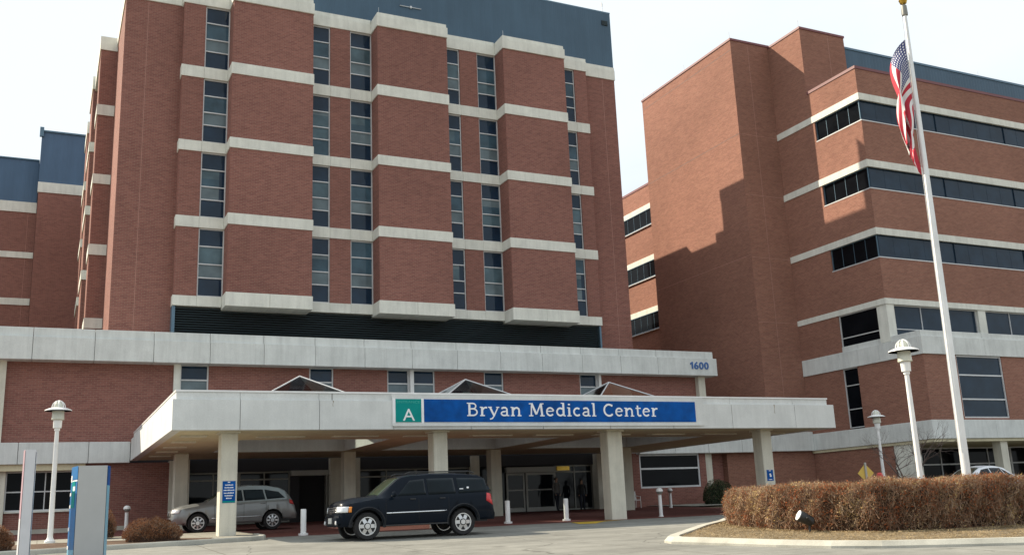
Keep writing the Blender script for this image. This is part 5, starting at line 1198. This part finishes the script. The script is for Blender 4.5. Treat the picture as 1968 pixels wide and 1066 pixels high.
shrub('rounded_shrub', 'tall rounded brown shrub half hidden behind the grey pylon sign', 1.75, 36.4, 0.62, 0.6, 0.98, 6000, 'shrub_leaf', 'hedge_twig', 'core', G1)
shrub('rounded_shrub', 'rounded brown shrub cut off by the lower left picture corner', -1.15, 30.6, 0.62, 0.5, 0.62, 6000, 'shrub_leaf', 'hedge_twig', 'core', G1)
shrub('evergreen_shrub', 'dark evergreen shrub by the brick wall left of the hedge', 34.9, 46.4, 1.0, 0.8, 1.25, 7000, 'evergreen', 'hedge_twig', 'core_green', size=0.035, base=gz(46.4)+0.05)

# ---- bare tree behind the hedge
def bare_tree(x, y, h, label):
    zb = gz(y); t = thing('bare_tree', label, 'tree', (x, y, zb)); tr = MB(); br = MB(); rnd = random.Random(5)
    def grow(p, d, l, r, lev, mb):
        pts = [p]; q = p.copy(); dd = d.copy(); rad = [r]
        for i in range(4):
            dd = (dd+Vector((rnd.gauss(0, 0.16), rnd.gauss(0, 0.16), rnd.gauss(0.02, 0.10)))).normalized(); q = q+dd*l/4; pts.append(q.copy()); rad.append(r*(1-0.42*(i+1)/4))
        mb.tube(pts, rad, 6 if lev < 2 else 4)
        if lev >= 5: return
        for k in range(3 if lev < 4 else 2):
            i = rnd.choice((2, 3, 4)) if lev else rnd.choice((3, 4)); sp = 0.75
            nd = (dd+Vector((rnd.gauss(0, sp), rnd.gauss(0, sp), rnd.gauss(0.12, 0.35)))).normalized(); grow(pts[i], nd, l*rnd.uniform(0.62, 0.82), rad[i]*0.72, lev+1, br)
    grow(Vector((x, y, zb-0.1)), Vector((0.05, 0, 1)), h*0.30, 0.11, 0, tr); grow(Vector((x+0.15, y+0.1, zb-0.1)), Vector((-0.5, 0.2, 0.8)).normalized(), h*0.32, 0.09, 0, tr)
    tr.build('trunk', 'bark', t, True); br.build('crown', 'bark', t)
bare_tree(36.6, 33.2, 5.4, 'small bare multi-stemmed tree behind the hedge')

# ================================================================== PEOPLE
def person(x, y, h, rot, label, top, legs, hair, stride=0.12, arm=0.1):
    zb = gz(y)+0.008; t = thing('person', label, 'person', (x, y, zb), rotz=rot)
    k = h/1.75
    J = {'pel': (0, 0, 0.95), 'wst': (0, 0, 1.08), 'chs': (0, -0.01, 1.28), 'shc': (0, 0, 1.42), 'nck': (0, -0.01, 1.50), 'chin': (0, -0.02, 1.56), 'hd': (0, -0.02, 1.66), 'crn': (0, -0.01, 1.735),
         'shl': (-0.19, 0, 1.40), 'ell': (-0.25, 0.03, 1.12), 'wrl': (-0.24, -0.06-arm, 0.88), 'hnl': (-0.23, -0.10-arm, 0.80), 'shr': (0.19, 0, 1.40), 'elr': (0.25, 0.04, 1.12), 'wrr': (0.24, -0.02, 0.87), 'hnr': (0.235, -0.04, 0.78),
         'hpl': (-0.10, 0, 0.90), 'knl': (-0.11, -stride*0.6, 0.50), 'anl': (-0.11, -stride, 0.09), 'tol': (-0.12, -stride-0.16, 0.03), 'hpr': (0.10, 0, 0.90), 'knr': (0.11, stride*0.2, 0.50), 'anr': (0.11, stride, 0.09), 'tor': (0.12, stride-0.15, 0.03)}
    Rd = {'pel': (.155, .115), 'wst': (.145, .10), 'chs': (.165, .115), 'shc': (.13, .09), 'nck': (.055, .055), 'chin': (.062, .07), 'hd': (.078, .095), 'crn': (.055, .07), 'shl': (.065, .065), 'ell': (.05, .05), 'wrl': (.036, .036), 'hnl': (.04, .028), 'shr': (.065, .065), 'elr': (.05, .05), 'wrr': (.036, .036), 'hnr': (.04, .028),
          'hpl': (.095, .095), 'knl': (.065, .065), 'anl': (.05, .05), 'tol': (.045, .03), 'hpr': (.095, .095), 'knr': (.065, .065), 'anr': (.05, .05), 'tor': (.045, .03)}
    E_ = [('pel', 'wst'), ('wst', 'chs'), ('chs', 'shc'), ('shc', 'nck'), ('nck', 'chin'), ('chin', 'hd'), ('hd', 'crn'), ('shc', 'shl'), ('shl', 'ell'), ('ell', 'wrl'), ('wrl', 'hnl'), ('shc', 'shr'), ('shr', 'elr'), ('elr', 'wrr'), ('wrr', 'hnr'), ('pel', 'hpl'), ('hpl', 'knl'), ('knl', 'anl'), ('anl', 'tol'), ('pel', 'hpr'), ('hpr', 'knr'), ('knr', 'anr'), ('anr', 'tor')]
    ks = list(J); me = bpy.data.meshes.new('body'); me.from_pydata([tuple(c*k for c in J[q]) for q in ks], [(ks.index(a), ks.index(b)) for a, b in E_], [])
    o = bpy.data.objects.new('body', me); col.objects.link(o); md = o.modifiers.new('skin', 'SKIN'); o.modifiers.new('sub', 'SUBSURF').levels = 2
    for i, q in enumerate(ks): me.skin_vertices[0].data[i].radius = (Rd[q][0]*k, Rd[q][1]*k)
    me.skin_vertices[0].data[0].use_root = True
    dg = bpy.context.evaluated_depsgraph_get(); bm_ = bpy.data.meshes.new_from_object(o.evaluated_get(dg)); bpy.data.objects.remove(o)
    for mm in (top, legs, MATS['skin'], MATS['trim_dark']): bm_.materials.append(mm)
    for p in bm_.polygons:
        c = p.center/k
        p.material_index = 3 if c.z < 0.075 else (2 if (c.z > 1.48 and abs(c.x) < 0.12) or (c.z < 0.86 and abs(c.x) > 0.19) else (1 if c.z < 0.93 and abs(c.x) < 0.205 else 0)); p.use_smooth = True
    b = bpy.data.objects.new('body', bm_); link(b, t)
    hm = MB().lathe((0, 0.012*k, 1.665*k), [(0.088*k, -0.05*k), (0.097*k, 0.0), (0.085*k, 0.06*k), (0.05*k, 0.095*k), (0.01, 0.105*k)], 14); hm.V = [(vx, vy*1.12+(0.03*k if vz < 1.66*k else 0.0), vz) for vx, vy, vz in hm.V]
    hm.build('hair', hair, t, True, local=True)
    m_ = MB(); 
    for sx in (-1, 1): m_.lathe((sx*0.032*k, -0.107*k, 1.662*k), [(0.004*k, -0.006*k), (0.010*k, 0), (0.004*k, 0.006*k)], 8, 'y')
    m_.build('eyes', 'black', t, local=True); MB().lathe((0, -0.118*k, 1.64*k), [(0.012*k, -0.012*k), (0.008*k, 0.012*k)], 6).build('nose', 'skin', t, local=True)
    return t
MATS['coat'] = flat('charcoal_coat', (0.018, 0.019, 0.022), 0.8); MATS['jeans'] = flat('dark_trousers', (0.014, 0.017, 0.03), 0.85); MATS['grey_top'] = flat('grey_shirt', (0.14, 0.135, 0.13), 0.8); MATS['hair'] = flat('dark_hair', (0.03, 0.02, 0.015), 0.6)
person(25.35, 48.0, 1.78, math.radians(18), 'person in grey top and dark trousers standing by the sliding doors', MATS['grey_top'], MATS['jeans'], 'hair')
person(26.95, 48.05, 1.64, math.radians(-12), 'person in dark coat standing right of the glass entrance doors', MATS['coat'], MATS['jeans'], 'hair', 0.05)
